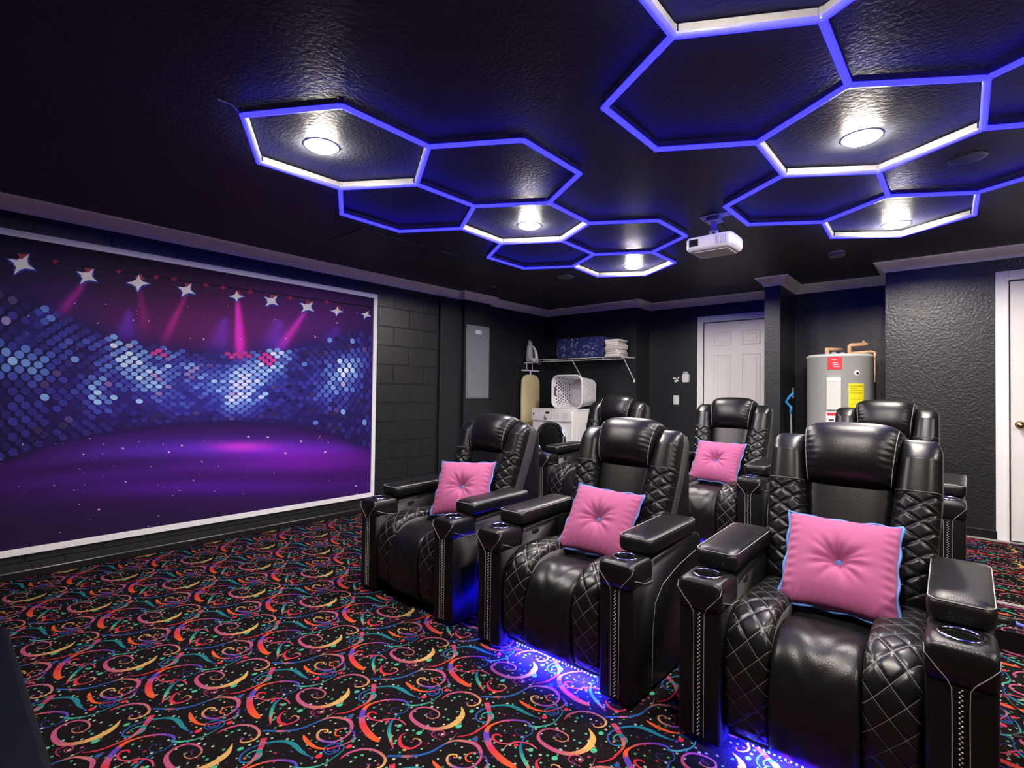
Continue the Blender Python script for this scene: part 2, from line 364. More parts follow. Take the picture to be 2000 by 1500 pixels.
for ci, (pts, cs) in enumerate(curves):
    A = np.array([(*P1(x, y), wd) for x, y, wd in pts]); A = crom(A, 6)
    d = np.gradient(A[:, :2], axis=0); d /= np.linalg.norm(d, axis=1, keepdims=True)+1e-9
    nn = np.stack([-d[:, 1], d[:, 0]], 1); hw = np.maximum(A[:, 2:3], .003)/2*.67
    Lf, Rt = A[:, :2]+nn*hw, A[:, :2]-nn*hw; N = len(A); z = .0006+.00008*ci
    ks = [c[0] for c in cs]; cv = np.array([c[1] for c in cs])
    i0 = len(V0)
    for a, b in zip(Lf, Rt): V0.append((a[0], a[1], z)); V0.append((b[0], b[1], z))
    for k in range(N-1):
        t = (k+.5)/(N-1); col = np.array([np.interp(t, ks, cv[:, j]) for j in range(3)])
        F0.append((i0+2*k, i0+2*k+1, i0+2*k+3, i0+2*k+2)); C0.append(col)
def disc(cx, cy, r, col, z, n=7, e=1.0):
    a0 = random.random()*6; add_poly([(cx+r*e*math.cos(a0+2*PI*k/n), cy+r*math.sin(a0+2*PI*k/n)) for k in range(n)], col, z)
for x, y, r, c in blobs: p = P1(x, y); disc(p[0], p[1], r*.72, c, .0004, 8, .85)
org = np.array(P1(700, 900)); dots = []
dcol = [GR*.8]*4+[rgb((200, 215, 185))]*6+[rgb((150, 215, 190))]*3+[PK*.7, MG*.7, DB*1.2, DB, RE*.6, SA]
while len(dots) < 150:
    u, v = random.random(), random.random(); p = org+LA*u+LB*v
    if all(min(np.linalg.norm(p-q+i*LA+j*LB) for i in (-1, 0, 1) for j in (-1, 0, 1)) > .020 for q in dots):
        dots.append(p); disc(p[0], p[1], random.uniform(.0032, .0062), random.choice(dcol), .0003, 6)
for _ in range(150):
    u, v = random.random(), random.random(); p = org+LA*u+LB*v
    disc(p[0], p[1], random.uniform(.002, .0035), random.choice([DP*.35, DB*.4, PU*.3, RE*.25, GR*.25]), .00025, 5)
V0 = np.array(V0); C0 = np.array(C0); F4 = F0
CBG = rgb((30, 25, 27))
def carpet(name, x0, x1, y0, y1, z, parent=None, under=0.0):
    corners = np.array([(x, y) for x in (x0, x1) for y in (y0, y1)])-org
    T = np.linalg.solve(np.stack([LA, LB], 1), corners.T).T
    i0, j0 = np.floor(T.min(0)).astype(int)-2; i1, j1 = np.ceil(T.max(0)).astype(int)+2
    fl = np.array([len(f) for f in F4]); fs = np.concatenate([[0], np.cumsum(fl)[:-1]]); flat = np.concatenate([np.array(f) for f in F4])
    cen = np.add.reduceat(V0[flat], fs, axis=0)/fl[:, None]
    VV, FF, CC = [], [], []; off = 0
    for i in range(i0, i1+1):
        for j in range(j0, j1+1):
            s = i*LA+j*LB
            c = cen[:, :2]+s
            ok = (c[:, 0] > x0) & (c[:, 0] < x1) & (c[:, 1] > y0) & (c[:, 1] < y1)
            if not ok.any(): continue
            v = V0.copy(); v[:, :2] += s; v[:, 0] = np.clip(v[:, 0], x0, x1); v[:, 1] = np.clip(v[:, 1], y0, y1); v[:, 2] += z
            used = np.zeros(len(v), bool)
            idx = np.nonzero(ok)[0]
            for k in idx: used[list(F4[k])] = True
            mp = np.cumsum(used)-1+off
            VV.append(v[used]); off += used.sum()
            for k in idx: FF.append(tuple(int(mp[q]) for q in F4[k]))
            CC.append(C0[idx])
    # backing slab
    b = np.array([(x, y, zz) for x in (x0, x1) for y in (y0, y1) for zz in (z-under-.02, z)]); VV.append(b)
    for f in [(0, 1, 3, 2), (4, 6, 7, 5), (0, 4, 5, 1), (2, 3, 7, 6), (0, 2, 6, 4), (1, 5, 7, 3)]: FF.append(tuple(off+q for q in f))
    CC.append(np.tile(CBG, (6, 1)))
    return mesh_np(name, np.vstack(VV), FF, np.vstack(CC), M_['carpet'], parent)
struct(carpet('floor', XL, XR, YF, 3.87, 0.0))
struct(carpet('floor_raised', XL, XR, 3.87-.45, 6.4, PZ, under=PZ-.001))

# ---------------------------------------------------------------- lamps
def lamp(x, y, label, src=[None]):
    if src[0] is None:
        r = empty('ceiling_light', (x, y, H), label, 'ceiling light', 'round flush ceiling lights')
        bm = bmesh.new(); lathe(bm, [(.0735, -.001), (.0745, -.004), (.080, -.0035), (.084, 0), (.0735, 0)], 40, cap=False); obj('trim_ring', bm, M_['white'], r, True)
        bm = bmesh.new(); lathe(bm, [(.073, -.002), (.072, -.005), (.062, -.013), (.045, -.019), (.025, -.0225), (.001, -.024)], 32, cap=False); obj('light_diffuser', bm, M_['lens'], r, True)
        src[0] = r; return r
    r = copy_tree(src[0]); r.location = (x, y, H); r['label'] = label; return r
lamp(-2.33, 1.235, 'lit round ceiling light inside the blue hexagon nearest the mural')
lamp(-2.29, 2.782, 'lit round ceiling light in the middle of the left hexagon cluster')
lamp(-2.27, 4.283, 'lit round ceiling light in the farthest hexagon of the left cluster')
lamp(-.334, 2.784, 'large-looking lit ceiling light in a hexagon right of the projector, near the top right')
lamp(-.324, 4.341, 'lit round ceiling light in the last right-hand hexagon, above the water heater alcove')
for x, y, l in ((-.33, 1.24, 'added unseen ceiling light over the nearest pink cushion'),
                (1.65, 2.78, 'added unseen ceiling light to the right of the hexagons'), (1.65, 1.24, 'added unseen ceiling light to the right beside the camera')):
    lamp(x, y, l)  # out-of-view lamps on the same grid, added to light the room

w6 = complex(math.cos(PI/3), math.sin(PI/3)); w_ = w6.conjugate()
def hexv(P): return [P, P+1, P+1+w_, P+1+w_+w_**2, P+w_**2+w_, P+w_**2]
ZL = H-.036
def led_cluster(label, hexes, obs, name='hexagon_light'):
    # obs: lattice key -> picture point of that joint, measured on the ceiling plane; the rest follow the fitted lattice
    key = lambda c: (round(c.real*4), round(c.imag*4/math.sqrt(3)*2))
    O = {}
    for c, p in obs: q = onz(p[0], p[1], ZL); O[key(c)] = (c, Vector((q.x, q.y)))
    # similarity fit  world = a*conj(l)+b
    l = np.array([c.conjugate() for c, _ in O.values()]); wv = np.array([complex(v.x, v.y) for _, v in O.values()])
    A = np.stack([l, np.ones(len(l))], 1); sol = np.linalg.lstsq(A, wv, rcond=None)[0]
    pos = {}; edges = set()
    for P in hexes:
        vs = hexv(P)
        for i in range(6):
            k1, k2 = key(vs[i]), key(vs[(i+1) % 6]); edges.add(tuple(sorted((k1, k2))))
            if k1 not in pos:
                q = sol[0]*vs[i].conjugate()+sol[1]; v = Vector((q.real, q.imag))
                if k1 in O: v = v.lerp(O[k1][1], .85)
                pos[k1] = v
    cen = sum(pos.values(), Vector((0, 0)))/len(pos)
    root = empty(name, (cen.x, cen.y, ZL), label, 'hexagon light')
    for k1, k2 in sorted(edges):
        a, b = pos[k1]-cen, pos[k2]-cen; d = (b-a); Ln = d.length; d.normalize(); nn = Vector((-d.y, d.x))
        bm = bmesh.new()
        a2, b2 = a+d*.010, b-d*.010
        prof_ = [(.013*math.cos(t), .004+.015*math.sin(t)) for t in [PI+PI*i/8 for i in range(9)]]
        rings = [[bm.verts.new((p.x+nn.x*u, p.y+nn.y*u, zz)) for u, zz in prof_] for p in (a2, b2)]
        m_ = len(prof_)
        for i in range(m_): bm.faces.new((rings[0][i], rings[0][(i+1) % m_], rings[1][(i+1) % m_], rings[1][i]))
        bm.faces.new(rings[0]); bm.faces.new(rings[1])
        t = obj('light_tube', bm, M_['led'], root, False)
        bm = bmesh.new(); vs = []
        for p in (a+d*.016, b-d*.016):
            vs.append([bm.verts.new((p.x+nn.x*u, p.y+nn.y*u, zz)) for u, zz in ((-.012, .0045), (.012, .0045), (.012, .030), (-.012, .030))])
        for i in range(4): bm.faces.new((vs[0][i], vs[0][(i+1) % 4], vs[1][(i+1) % 4], vs[1][i]))
        bm.faces.new(vs[0]); bm.faces.new(vs[1])
        obj('tube_housing', bm, M_['alu'], t)
    for k, v in pos.items():
        bm = bmesh.new(); lathe(bm, [(.0148, .0015), (.0148, .0)], 10, (v.x-cen.x, v.y-cen.y, 0))
        lathe(bm, [(.001, -.0122), (.008, -.0105), (.0135, -.004), (.0145, 0.0)], 10, (v.x-cen.x, v.y-cen.y, 0), cap=False)
        tc_ = obj('tube_connector', bm, M_['led'] , root, False)
        bm = bmesh.new(); lathe(bm, [(.0142, .002), (.0142, .033)], 8, (v.x-cen.x, v.y-cen.y, 0)); obj('connector_housing', bm, M_['alu'], tc_)
    return root, cen
A0 = 0+0j; B0 = 1+w_; C0_ = w_**2+w_; D0 = C0_+1+w_; E0 = D0+1+w_; F0_ = D0+w_**2+w_; G0 = F0_+1+w_
def ob(P, pts): return [(a, b) for a, b in zip(hexv(P), pts) if b]
ob1 = ob(A0, [(473.5,225),(667,207),(836.5,286.5),(814,360),(664,367.5),(505,316.5)])+ob(B0, [None,(1020,274),(1131,340),(1072.5,396),(926,402.5),None]) \
    + ob(C0_, [None,None,None,(901.5,445.5),(781,451.5),(667,417)])+ob(D0, [None,None,(1150,436),(1097.5,470),(979,475),None]) \
    + ob(E0, [None,(1284,431),(1339,461),(1274,492.5),(1160,497),None])+ob(F0_, [None,None,None,(1120,520),(1024,524),(954,502.5)]) \
    + ob(G0, [None,None,(1317.5,512.5),(1260,537),(1167.5,539.5),None])
hx1, cen1 = led_cluster('blue-lit chain of seven hexagon tubes on the ceiling nearest the mural, left of the projector', [A0, B0, C0_, D0, E0, F0_, G0], ob1)
I0 = 1+w_; J0 = I0+w_**2+w_; L0 = J0+1+w_; UP = w6+w6**2
ob2 = ob(0j, [(1313.6,70),(1602.6,38),(1655.7,165.7),(1479,278),(1282,291),(1180,210)])+ob(I0, [None,(1925.6,153),(1919,251),(1715,336),(1530,342),None]) \
    + ob(J0, [None,None,(1734,382.5),(1609,433.5),(1462,438),(1418,404)])+ob(L0, [None,(1908.6,376),(1902,418.6),(1758,461),(1624,463),None])
hx2, cen2 = led_cluster('large blue-lit hexagon tube grid on the ceiling right of the projector', [0j, I0, J0, L0, I0+1+w_, I0+UP, UP, I0+1+w6], ob2)
# feed cable of the left cluster
bm = bmesh.new(); pc = onz(473, 215, H-.012); pe = onz(425, 195, H-.006)
tube(bm, [(pc.x, pc.y, H-.03), (pc.x-.03, pc.y+.0, H-.012), ((pc.x+pe.x)/2, (pc.y+pe.y)/2+.01, H-.006), (pe.x, pe.y, H-.004)], .0035, 6)
cb_ = obj('feed_cable', bm, M_['whiteplastic'], hx1); cb_.location = (-cen1.x, -cen1.y, -ZL)

# small ceiling fittings
def cdisc(name, x, y, r, h, m, label, cat):
    bm = bmesh.new(); lathe(bm, [(r*.86, -h), (r, -h*.6), (r, 0)], 32, (0, 0, 0)); o = obj(name, bm, m, None, False, (x, y, H)); return tag(o, label, cat)
cdisc('ceiling_speaker', .033, 3.351, .075, .006, M_['blackplastic'], 'dark round recessed speaker grille on the ceiling at the far right inside a hexagon', 'speaker')
cdisc('cover_plate', -3.018, 4.259, .085, .006, M_['panelgrey'], 'flat grey round cover plate on the ceiling beyond the left hexagon cluster', 'cover plate')
r = cdisc('smoke_detector', -.757, 4.893, .062, .035, M_['panelgrey'], 'small grey round smoke detector on the ceiling in front of the partition', 'smoke detector')
cdisc('ceiling_button', -3.927, 4.16, .014, .008, M_['greyplastic'], 'tiny pale button on the dark ceiling above the electrical panel', 'button')
# ceiling hatch, painted like the ceiling
bm = bmesh.new(); box(bm, -3.72, -3.28, 2.06, 3.2, H-.006, H, .002); tag(obj('ceiling_hatch', bm, M_['ceil']), 'black rectangular access hatch on the ceiling between the mural and the left hexagons', 'hatch')

# ---------------------------------------------------------------- mural on the left wall
YM1, ZM0, ZM1 = 3.006, .132, 2.185; YM0 = -.64; FW = .042
mr = empty('wall_mural', (XL, (YM0+YM1)/2, (ZM0+ZM1)/2), 'framed printed mural of a purple and blue stage with spotlights on the black block wall', 'mural')
bx = mr.location
def srgb_lin(a): a = np.clip(a, 0, 255)/255; return np.where(a <= .04045, a/12.92, ((a+.055)/1.055)**2.4)
def pixv(Y, Z):                       # where a point of the print shows in the picture (for laying out the artwork)
    X = XL; x = X*math.cos(YAW)+Y*math.sin(YAW); y = -X*math.sin(YAW)+Y*math.cos(YAW); z = Z-EYE
    c, s = math.cos(PITCH), math.sin(PITCH); y, z = c*y+s*z, -s*y+c*z
    u = F*x/y; v = -F*z/y; c, s = math.cos(ROLL), math.sin(ROLL)
    return 1000+c*u-s*v, CY+s*u+c*v
xt = np.array([-2500, -600, 0, 100, 240, 350, 460, 560, 640, 720, 760]); yt = np.array([0, 300, 545, 598, 655, 676, 683, 672, 655, 640, 632])
yb = np.array([1900, 1050, 905, 870, 842, 830, 826, 832, 848, 880, 892])
def bgcol(x, y):
    T = np.interp(x, xt, yt); B = np.interp(x, xt, yb)
    g = lambda cx, cy, sx, sy: np.exp(-((x-cx)/sx)**2-((y-cy)/sy)**2)
    col = np.zeros(x.shape+(3,))
    col += np.array((24, 18, 40))
    col += g(380, 640, 330, 95)[..., None]*np.array((78, 12, 62))
    col += g(620, 640, 160, 120)[..., None]*np.array((28, 10, 48))
    col += g(60, 640, 150, 140)[..., None]*np.array((14, 8, 50))
    inw = 1/(1+np.exp(-(y-T)/9))*(1/(1+np.exp(-(B-y)/6)))
    wl = np.array((40, 27, 108))-np.exp(-((x+40)/170)**2)[..., None]*np.array((12, 4, 38))+g(460, 760, 170, 70)[..., None]*np.array((10, 30, 90))+g(300, 790, 260, 60)[..., None]*np.array((25, 0, 50))
    col = col*(1-inw[..., None]*.85)+wl*inw[..., None]*.85
    fl = 1/(1+np.exp(-(y-B)/5))
    f = np.array((62, 24, 100))+np.zeros_like(col)
    f += g(430, 875, 300, 26)[..., None]*np.array((30, 22, 90))
    f += g(470, 872, 60, 10)[..., None]*np.array((120, 20, 40))
    f += g(580, 895, 150, 26)[..., None]*np.array((60, 0, 60))
    f += g(400, 950, 330, 24)[..., None]*np.array((26, 4, 60))
    f += (np.sin(y*.16+x*.012+2*np.sin(x*.006))*.5+.5)[..., None]*g(380, 910, 380, 60)[..., None]*np.array((18, 8, 40))
    dk = 1/(1+np.exp(-(y-(985+.0*x))/22)); f = f*(1-dk[..., None]*.72)+np.array((42, 32, 62))*dk[..., None]*.72
    col = col*(1-fl[..., None])+f*fl[..., None]
    # light beams
    for (x0, y0, x1, y1, w0, w1, c_, a) in [(168, 548, 118, 612, 5, 13, (200, 25, 130), .65), (272, 560, 282, 640, 4, 12, (170, 20, 110), .4), (363, 575, 322, 662, 4, 9, (190, 20, 110), .6),
            (462, 588, 467, 688, 3, 9, (255, 30, 130), 1.1), (466, 588, 474, 700, 3, 14, (200, 10, 120), .5), (596, 608, 545, 682, 4, 11, (215, 30, 150), .75), (545, 625, 530, 680, 10, 22, (60, 50, 190), .5),
            (252, 605, 245, 660, 5, 24, (50, 50, 200), .6), (440, 620, 425, 680, 6, 26, (60, 50, 190), .55), (660, 640, 640, 670, 6, 18, (60, 50, 190), .4), (95, 600, 20, 700, 10, 24, (50, 60, 200), .4)]:
        dx, dy = x1-x0, y1-y0; L2 = dx*dx+dy*dy; t = ((x-x0)*dx+(y-y0)*dy)/L2; d = np.abs((x-x0)*dy-(y-y0)*dx)/math.sqrt(L2)
        ww = w0+(w1-w0)*np.clip(t, 0, 1); m = np.exp(-(d/ww)**2)*(1/(1+np.exp(-t*30)))*(1/(1+np.exp((t-1)*9)))
        col += m[..., None]*np.array(c_)*a*.8
    return np.clip(col, 0, 255)
GM = .68
ny, nz = 360, 200
ys = np.linspace(YM0+FW, YM1-FW, ny); zs = np.linspace(ZM0+FW, ZM1-FW, nz); YY, ZZ = np.meshgrid(ys, zs, indexing='ij')
px_, py_ = pixv(YY, ZZ); cc = srgb_lin(bgcol(px_, py_))*GM
XS = XL+.010
V = np.stack([np.full(YY.shape, XS), YY, ZZ], -1).reshape(-1, 3)-np.array(bx)
ii = (np.arange(ny-1)[:, None]*nz+np.arange(nz-1)[None]).ravel()
quads = np.stack([ii, ii+nz, ii+nz+1, ii+1], 1)
V = V.tolist(); FM = [tuple(q) for q in quads.tolist()]; vc = [tuple(c) for c in cc.reshape(-1, 3).tolist()]
cornercols = [vc[i] for q in FM for i in q]
def mpoly(pts, col, lift):            # pts in picture coordinates, printed on the sheet
    i = len(V); k = 0
    for x, y in pts:
        p = onx(x, y, XS); 
        if p.y < YM0+FW or p.y > YM1-FW or p.z < ZM0+FW or p.z > ZM1-FW: 
            p.y = min(max(p.y, YM0+FW), YM1-FW); p.z = min(max(p.z, ZM0+FW), ZM1-FW)
        V.append((XS+lift-bx.x, p.y-bx.y, p.z-bx.z)); k += 1
    FM.append(tuple(range(i, i+k))); cornercols.extend([tuple(col)]*k)
def inside(x, y): p = onx(x, y, XS); return YM0+FW < p.y < YM1-FW and ZM0+FW < p.z < ZM1-FW
rr = random.Random(5)
hot = [(235,665,34,26,.8),(250,705,40,30,.95),(300,745,40,30,1.0),(330,690,28,14,.5),(190,765,30,34,.85),(470,755,38,42,1.25),(520,715,34,26,.95),(455,790,24,20,.6),(545,690,28,20,.7),(400,745,38,24,.6),
       (665,735,30,34,1.0),(690,715,18,22,.9),(632,770,20,24,.4),(55,700,46,24,.5),(10,700,30,30,.6),(100,610,36,24,.5),(135,660,40,20,.35),(370,715,30,14,.5),(350,790,50,20,.3),(75,735,50,24,.35)]
spx = [-2500, -600, 0, 130, 250, 450, 600, 700, 760]; spv = [80, 40, 26, 23, 19.5, 16.8, 14.5, 11.5, 10]
rows = 22
for r_ in range(rows):
    x = -420 + (0 if r_ % 2 else .5*30)
    ph = 0.0; cum = 0.0
    xg = -420.0; k = 0
    # constant phase columns: integrate spacing
    pos = xg; col_i = 0
    while pos < 730:
        sp = np.interp(pos, spx, spv)
        xx = pos+(.5*sp if r_ % 2 else 0)
        T, B = np.interp(xx, xt, yt), np.interp(xx, xt, yb); yy = T+6+(B-T-12)*(r_+.5)/rows
        jx = xx
        if inside(jx, yy):
            b = sum(a*math.exp(-((jx-cx)/sx)**2-((yy-cy)/sy)**2) for cx, cy, sx, sy, a in hot)
            b = b*rr.uniform(.55, 1.15)+rr.choice([0, .05, .12, .2, .3])*(.6 if yy > B-40 else .9)
            if rr.random() < .03: b += .6
            edge = (r_ < 1 and rr.random() < .4)
            if not edge:
                ramp = np.array([(44, 30, 96), (62, 66, 170), (95, 130, 215), (150, 195, 240), (215, 225, 248)], float)
                q = min(max(b, 0), 1.25)/1.25*4; i = min(int(q), 3); c = ramp[i]+(ramp[i+1]-ramp[i])*(q-i)
                if rr.random() < .05: c = c*.5+np.array((190, 120, 170))*.5*min(1, .4+b)
                if math.hypot((jx-466)/24, (yy-690)/12) < 1 or math.hypot((jx-520)/16, (yy-700)/12) < 1 or math.hypot((jx-310)/16, (yy-690)/8) < 1: c = np.array((205, 60, 150.))
                rw = sp*.38; rh = (B-T)/rows*.44*1.25
                sl = (np.interp(xx+5, xt, (yt+yb)/2)-np.interp(xx-5, xt, (yt+yb)/2))/10
                mpoly([(jx+rw*math.cos(t), yy+rh*math.sin(t)+sl*rw*math.cos(t)) for t in [2*PI*k/10 for k in range(10)]], srgb_lin(np.array(c))*GM*(1.05+.5*min(1, b)), .0006)
        pos += sp
def star(x, y, s, col, lift, rot=0, thin=.22, n=4):
    col = tuple(min(255, q*1.12) for q in col)
    P = []
    for k in range(2*n):
        a = rot+PI*k/n; r_ = s if k % 2 == 0 else s*thin; P.append((x+r_*math.cos(a), y+r_*math.sin(a)*.75))
    mpoly(P, srgb_lin(np.array(col, float))*GM, lift)
for x, y, s, rot in [(42, 516, 30, .5), (170, 540, 24, .6), (270, 553, 23, .05), (364, 567, 20, .5), (462, 579, 15, .0), (530, 588, 18, .7), (600, 600, 18, .7), (658, 608, 13, .1), (715, 615, 11, .4), (-110, 470, 40, .4)]:
    star(x, y+1, s*1.18, (50, 60, 170), .0008, rot, .45); star(x, y, s, (225, 225, 245), .0012, rot, .34)
    star(x+3, y-s*.45, s*.5, (160, 60, 80), .0010, rot+.3, .5); star(x, y, s*.50, (235, 235, 250), .0013, rot, .85, 5)
for x, y in [(108, 511), (232, 530), (305, 541), (340, 545), (402, 557), (435, 562), (488, 570), (567, 582), (638, 590)]: star(x, y, 7, (150, 35, 80), .0010, .2, .5)
for _ in range(110):
    x, y = rr.uniform(0, 725), rr.choice([rr.uniform(590, 700), rr.uniform(850, 960), rr.uniform(860, 1040)])
    if inside(x, y): star(x, y, rr.uniform(1.0, 2.4), rr.choice([(230, 190, 230), (160, 140, 220), (140, 90, 180)]), .0014, rr.random(), .6)
for x, y in [(355, 870), (240, 876), (485, 853), (523, 854), (588, 862), (557, 885), (193, 995), (635, 883), (330, 883), (612, 1010)]:
    if inside(x, y): star(x, y, 3.2, (250, 180, 220), .0015, .3, .6)
# rail the spotlights hang from
for (x0, y0), (x1, y1) in zip([(0, 497), (240, 532), (480, 566)], [(240, 532), (480, 566), (725, 600)]):
    mpoly([(x0, y0-1), (x1, y1-1), (x1, y1+1), (x0, y0+1)], srgb_lin(np.array((14, 10, 24.)))*GM, .0009)
me = bpy.data.meshes.new('printed_panel'); me.from_pydata(V, [], FM)
at = me.color_attributes.new('print', 'FLOAT_COLOR', 'CORNER')
ca = np.hstack([np.array(cornercols, np.float32), np.ones((len(cornercols), 1), np.float32)]); at.data.foreach_set('color', ca.ravel())
link('printed_panel', me, M_['mural'], mr)
bm = bmesh.new()
for (a, b, c, d) in ((YM0, YM1, ZM0, ZM0+FW), (YM0, YM1, ZM1-FW, ZM1), (YM0, YM0+FW, ZM0+FW, ZM1-FW), (YM1-FW, YM1, ZM0+FW, ZM1-FW)):
    box(bm, .0, .022, a-bx.y, b-bx.y, c-bx.z, d-bx.z, .002)
obj('frame', bm, M_['white'], mr)
mbox('backing_board', .001, .0095, YM0+.01-bx.y, YM1-.01-bx.y, ZM0+.01-bx.z, ZM1-.01-bx.z, M_['matblack'], mr)

# ---------------------------------------------------------------- recliner
def uv_grid(nu, nv, fpos, fuv, name, m, parent, back=None):
    # grid surface; 'back' gives the same grid for the hidden side so the pad is a closed volume
    bm = bmesh.new(); uvl = bm.loops.layers.uv.new('UVMap')
    G = [[bm.verts.new(fpos(i/(nu-1), j/(nv-1))) for j in range(nv)] for i in range(nu)]
    for i in range(nu-1):
        for j in range(nv-1):
            f = bm.faces.new((G[i][j], G[i+1][j], G[i+1][j+1], G[i][j+1]))
            for lp, (a, b) in zip(f.loops, ((i, j), (i+1, j), (i+1, j+1), (i, j+1))): lp[uvl].uv = fuv(a/(nu-1), b/(nv-1))
    bl = [(i, 0) for i in range(nu)]+[(nu-1, j) for j in range(1, nv)]+[(i, nv-1) for i in range(nu-2, -1, -1)]+[(0, j) for j in range(nv-2, 0, -1)]
    B1 = [bm.verts.new(back(i/(nu-1), j/(nv-1))) for i, j in bl]
    n_ = len(bl)
    for k in range(n_): bm.faces.new((G[bl[k][0]][bl[k][1]], B1[k], B1[(k+1) % n_], G[bl[(k+1) % n_][0]][bl[(k+1) % n_][1]]))
    bm.faces.new(B1[::-1])
    return obj(name, bm, m, parent, True)
def sup(s, p): s = abs(2*s-1); return max(0., 1-s**p)**(1/p)
def quiltd(u, v, pu, pv, depth, wd=.10):
    d = 1
    for sg in (1, -1):
        f = (u/pu*sg+v/pv) % 1.0; d = min(d, .5-abs(f-.5))
    return -depth*math.exp(-(d/wd)**2)+depth*.0
TH = math.atan2(.24, .64); SB, CB = math.sin(TH), math.cos(TH)
def BP(t): return (.555+.24*t, .40+.655*t)      # back plane in (y, z), t from the seat to the crown
def bez(P, n): return crom(P, n)
def seat_path(front, crown, back, drop=0):
    return bez(back, 10)
def path_frame(P):
    d = np.gradient(P, axis=0); d /= np.linalg.norm(d, axis=1, keepdims=True)
    nrm = np.stack([-d[:, 1], d[:, 0]], 1)*-1    # facing up / forward
    L = np.concatenate([[0], np.cumsum(np.linalg.norm(np.diff(P, axis=0), axis=1))])
    return nrm, L
def make_recliner():
    r = empty('recliner', (0, 0, 0), 'x', 'recliner', 'black leather recliners in two rows')
    # ---- arms
    for sx in (-1, 1):
        cx = sx*.340; hw = .0735
        bm = bmesh.new()
        extrude_yz(bm, [(.006, .012), (.006, .47), (.165, .49), (.18, .545), (.62, .575), (.68, .55), (.74, .30), (.76, .012)], cx-hw, cx+hw, .014, 3)
        arm = obj('arm', bm, M_['leather_dull'], r, True)
        # front cap with a real cup well
        N = 12; out = []
        cyc = .082
        def lp(w_, h_, rad, z, oy=0): return [(cx+x, .0+.088+oy+y, z) for x, y in rrect(w_, h_, rad, N)]
        def circ(rad, z): return [(cx+rad*math.cos(math.radians(a)), .082+rad*math.sin(math.radians(a)), z) for a in [q for b_ in (0, 90, 180, 270) for q in [b_+90*i/(N-1) for i in range(N)]]]
        bm = bmesh.new()
        loft(bm, [lp(.146, .168, .012, .462), lp(.152, .176, .014, .485), lp(.154, .178, .018, .525), lp(.150, .174, .020, .546), lp(.136, .160, .024, .557), lp(.120, .14, .035, .560), circ(.050, .561), circ(.044, .560), circ(.042, .475)], True, True)
        cap = obj('arm_cap', bm, M_['leather'], arm, True)
        bm = bmesh.new(); ring = [(cx+.0465*math.cos(a), .082+.0465*math.sin(a), .563) for a in [2*PI*i/40 for i in range(40)]]; tube(bm, ring, .0048, 8, closed=True)
        tag(obj('cup_holder', bm, M_['chrome'], cap, True), 'chrome cup holder rim')
        bm = bmesh.new(); lathe(bm, [(.0405, .558), (.0400, .479), (.001, .4785)], 32, (cx, .082, 0), cap=False); obj('cup_well', bm, M_['blackplastic'], cap, True)
        # pad
        pad = bmesh.new()
        Lp = []
        for (w_, h_, rad, z) in ((.140, .45, .02, .562), (.158, .468, .03, .570), (.164, .474, .034, .590), (.164, .474, .034, .608), (.156, .466, .032, .622), (.135, .445, .03, .630), (.09, .39, .03, .634), (.03, .30, .01, .635)):
            Lp.append([(cx+x*(1.0-.10*max(0, -(y)/.24)**3), .385+y, z+.010*((y+.23)/.46)) for x, y in rrect(w_, h_, rad, 10)])
        loft(pad, Lp)
        po = obj('arm_pad', pad, M_['leather'], r, True)
        bm = bmesh.new(); tube(bm, [(cx+x*(1.0-.10*max(0, -(y)/.24)**3), .385+y, .6245+.010*((y+.23)/.46)) for x, y in rrect(.156, .466, .032, 10)], .0016, 5, closed=True)
        obj('piping', bm, M_['thread'], po)
        # front piping: V neck and two parallel runs
        bm = bmesh.new()
        for s in (-1, 1):
            tube(bm, [(cx+s*.0755, .010, .545), (cx+s*.074, -.0016, .525), (cx+s*.050, -.0022, .495), (cx+s*.028, -.0016, .470), (cx+s*.0185, .0040, .448), (cx+s*.0175, .0048, .40), (cx+s*.0175, .0048, .03)], .0012, 5)
            tube(bm, [(cx+s*.0765, .015, .500), (cx+s*.0765, .10, .468), (cx+s*.0765, .175, .462)], .0011, 5)
        tube(bm, [(cx+sx*.0742, .175, .03), (cx+sx*.0742, .18, .25), (cx+sx*.0742, .20, .36), (cx+sx*.0742, .27, .42), (cx+sx*.0742, .42, .46), (cx+sx*.0742, .62, .485)], .0012, 5)
        obj('stitching', bm, M_['thread'], arm)
        bm = bmesh.new()
        for k in range(64):
            z = .032+k*.0066; x = cx+(.0026 if k % 2 else -.0026)
            bmesh.ops.create_icosphere(bm, subdivisions=1, radius=.0028, matrix=Matrix.Translation((x, .0048, z)))
        tag(obj('nailhead_trim', bm, M_['stud'], arm, True), 'strip of small silver studs')
        bm = bmesh.new(); lathe(bm, [(.028, -.001), (.028, .002), (.024, .003)], 24, (0, 0, 0), 'x')
        for v in bm.verts: v.co.x *= -sx; v.co.z *= .42; v.co += Vector((cx-sx*.0735, .27, .515))
        obj('control_panel', bm, M_['blackplastic'], arm)
    # ---- base
    mbox('base', -.255, .255, .10, .74, .035, .20, M_['matblack'], r, .01)
    bm = bmesh.new()
    for x, y in ((-.22, .14), (.22, .14), (-.22, .70), (.22, .70)): box(bm, x-.02, x+.02, y-.02, y+.02, 0, .04)
    obj('feet', bm, M_['blackplastic'], r)
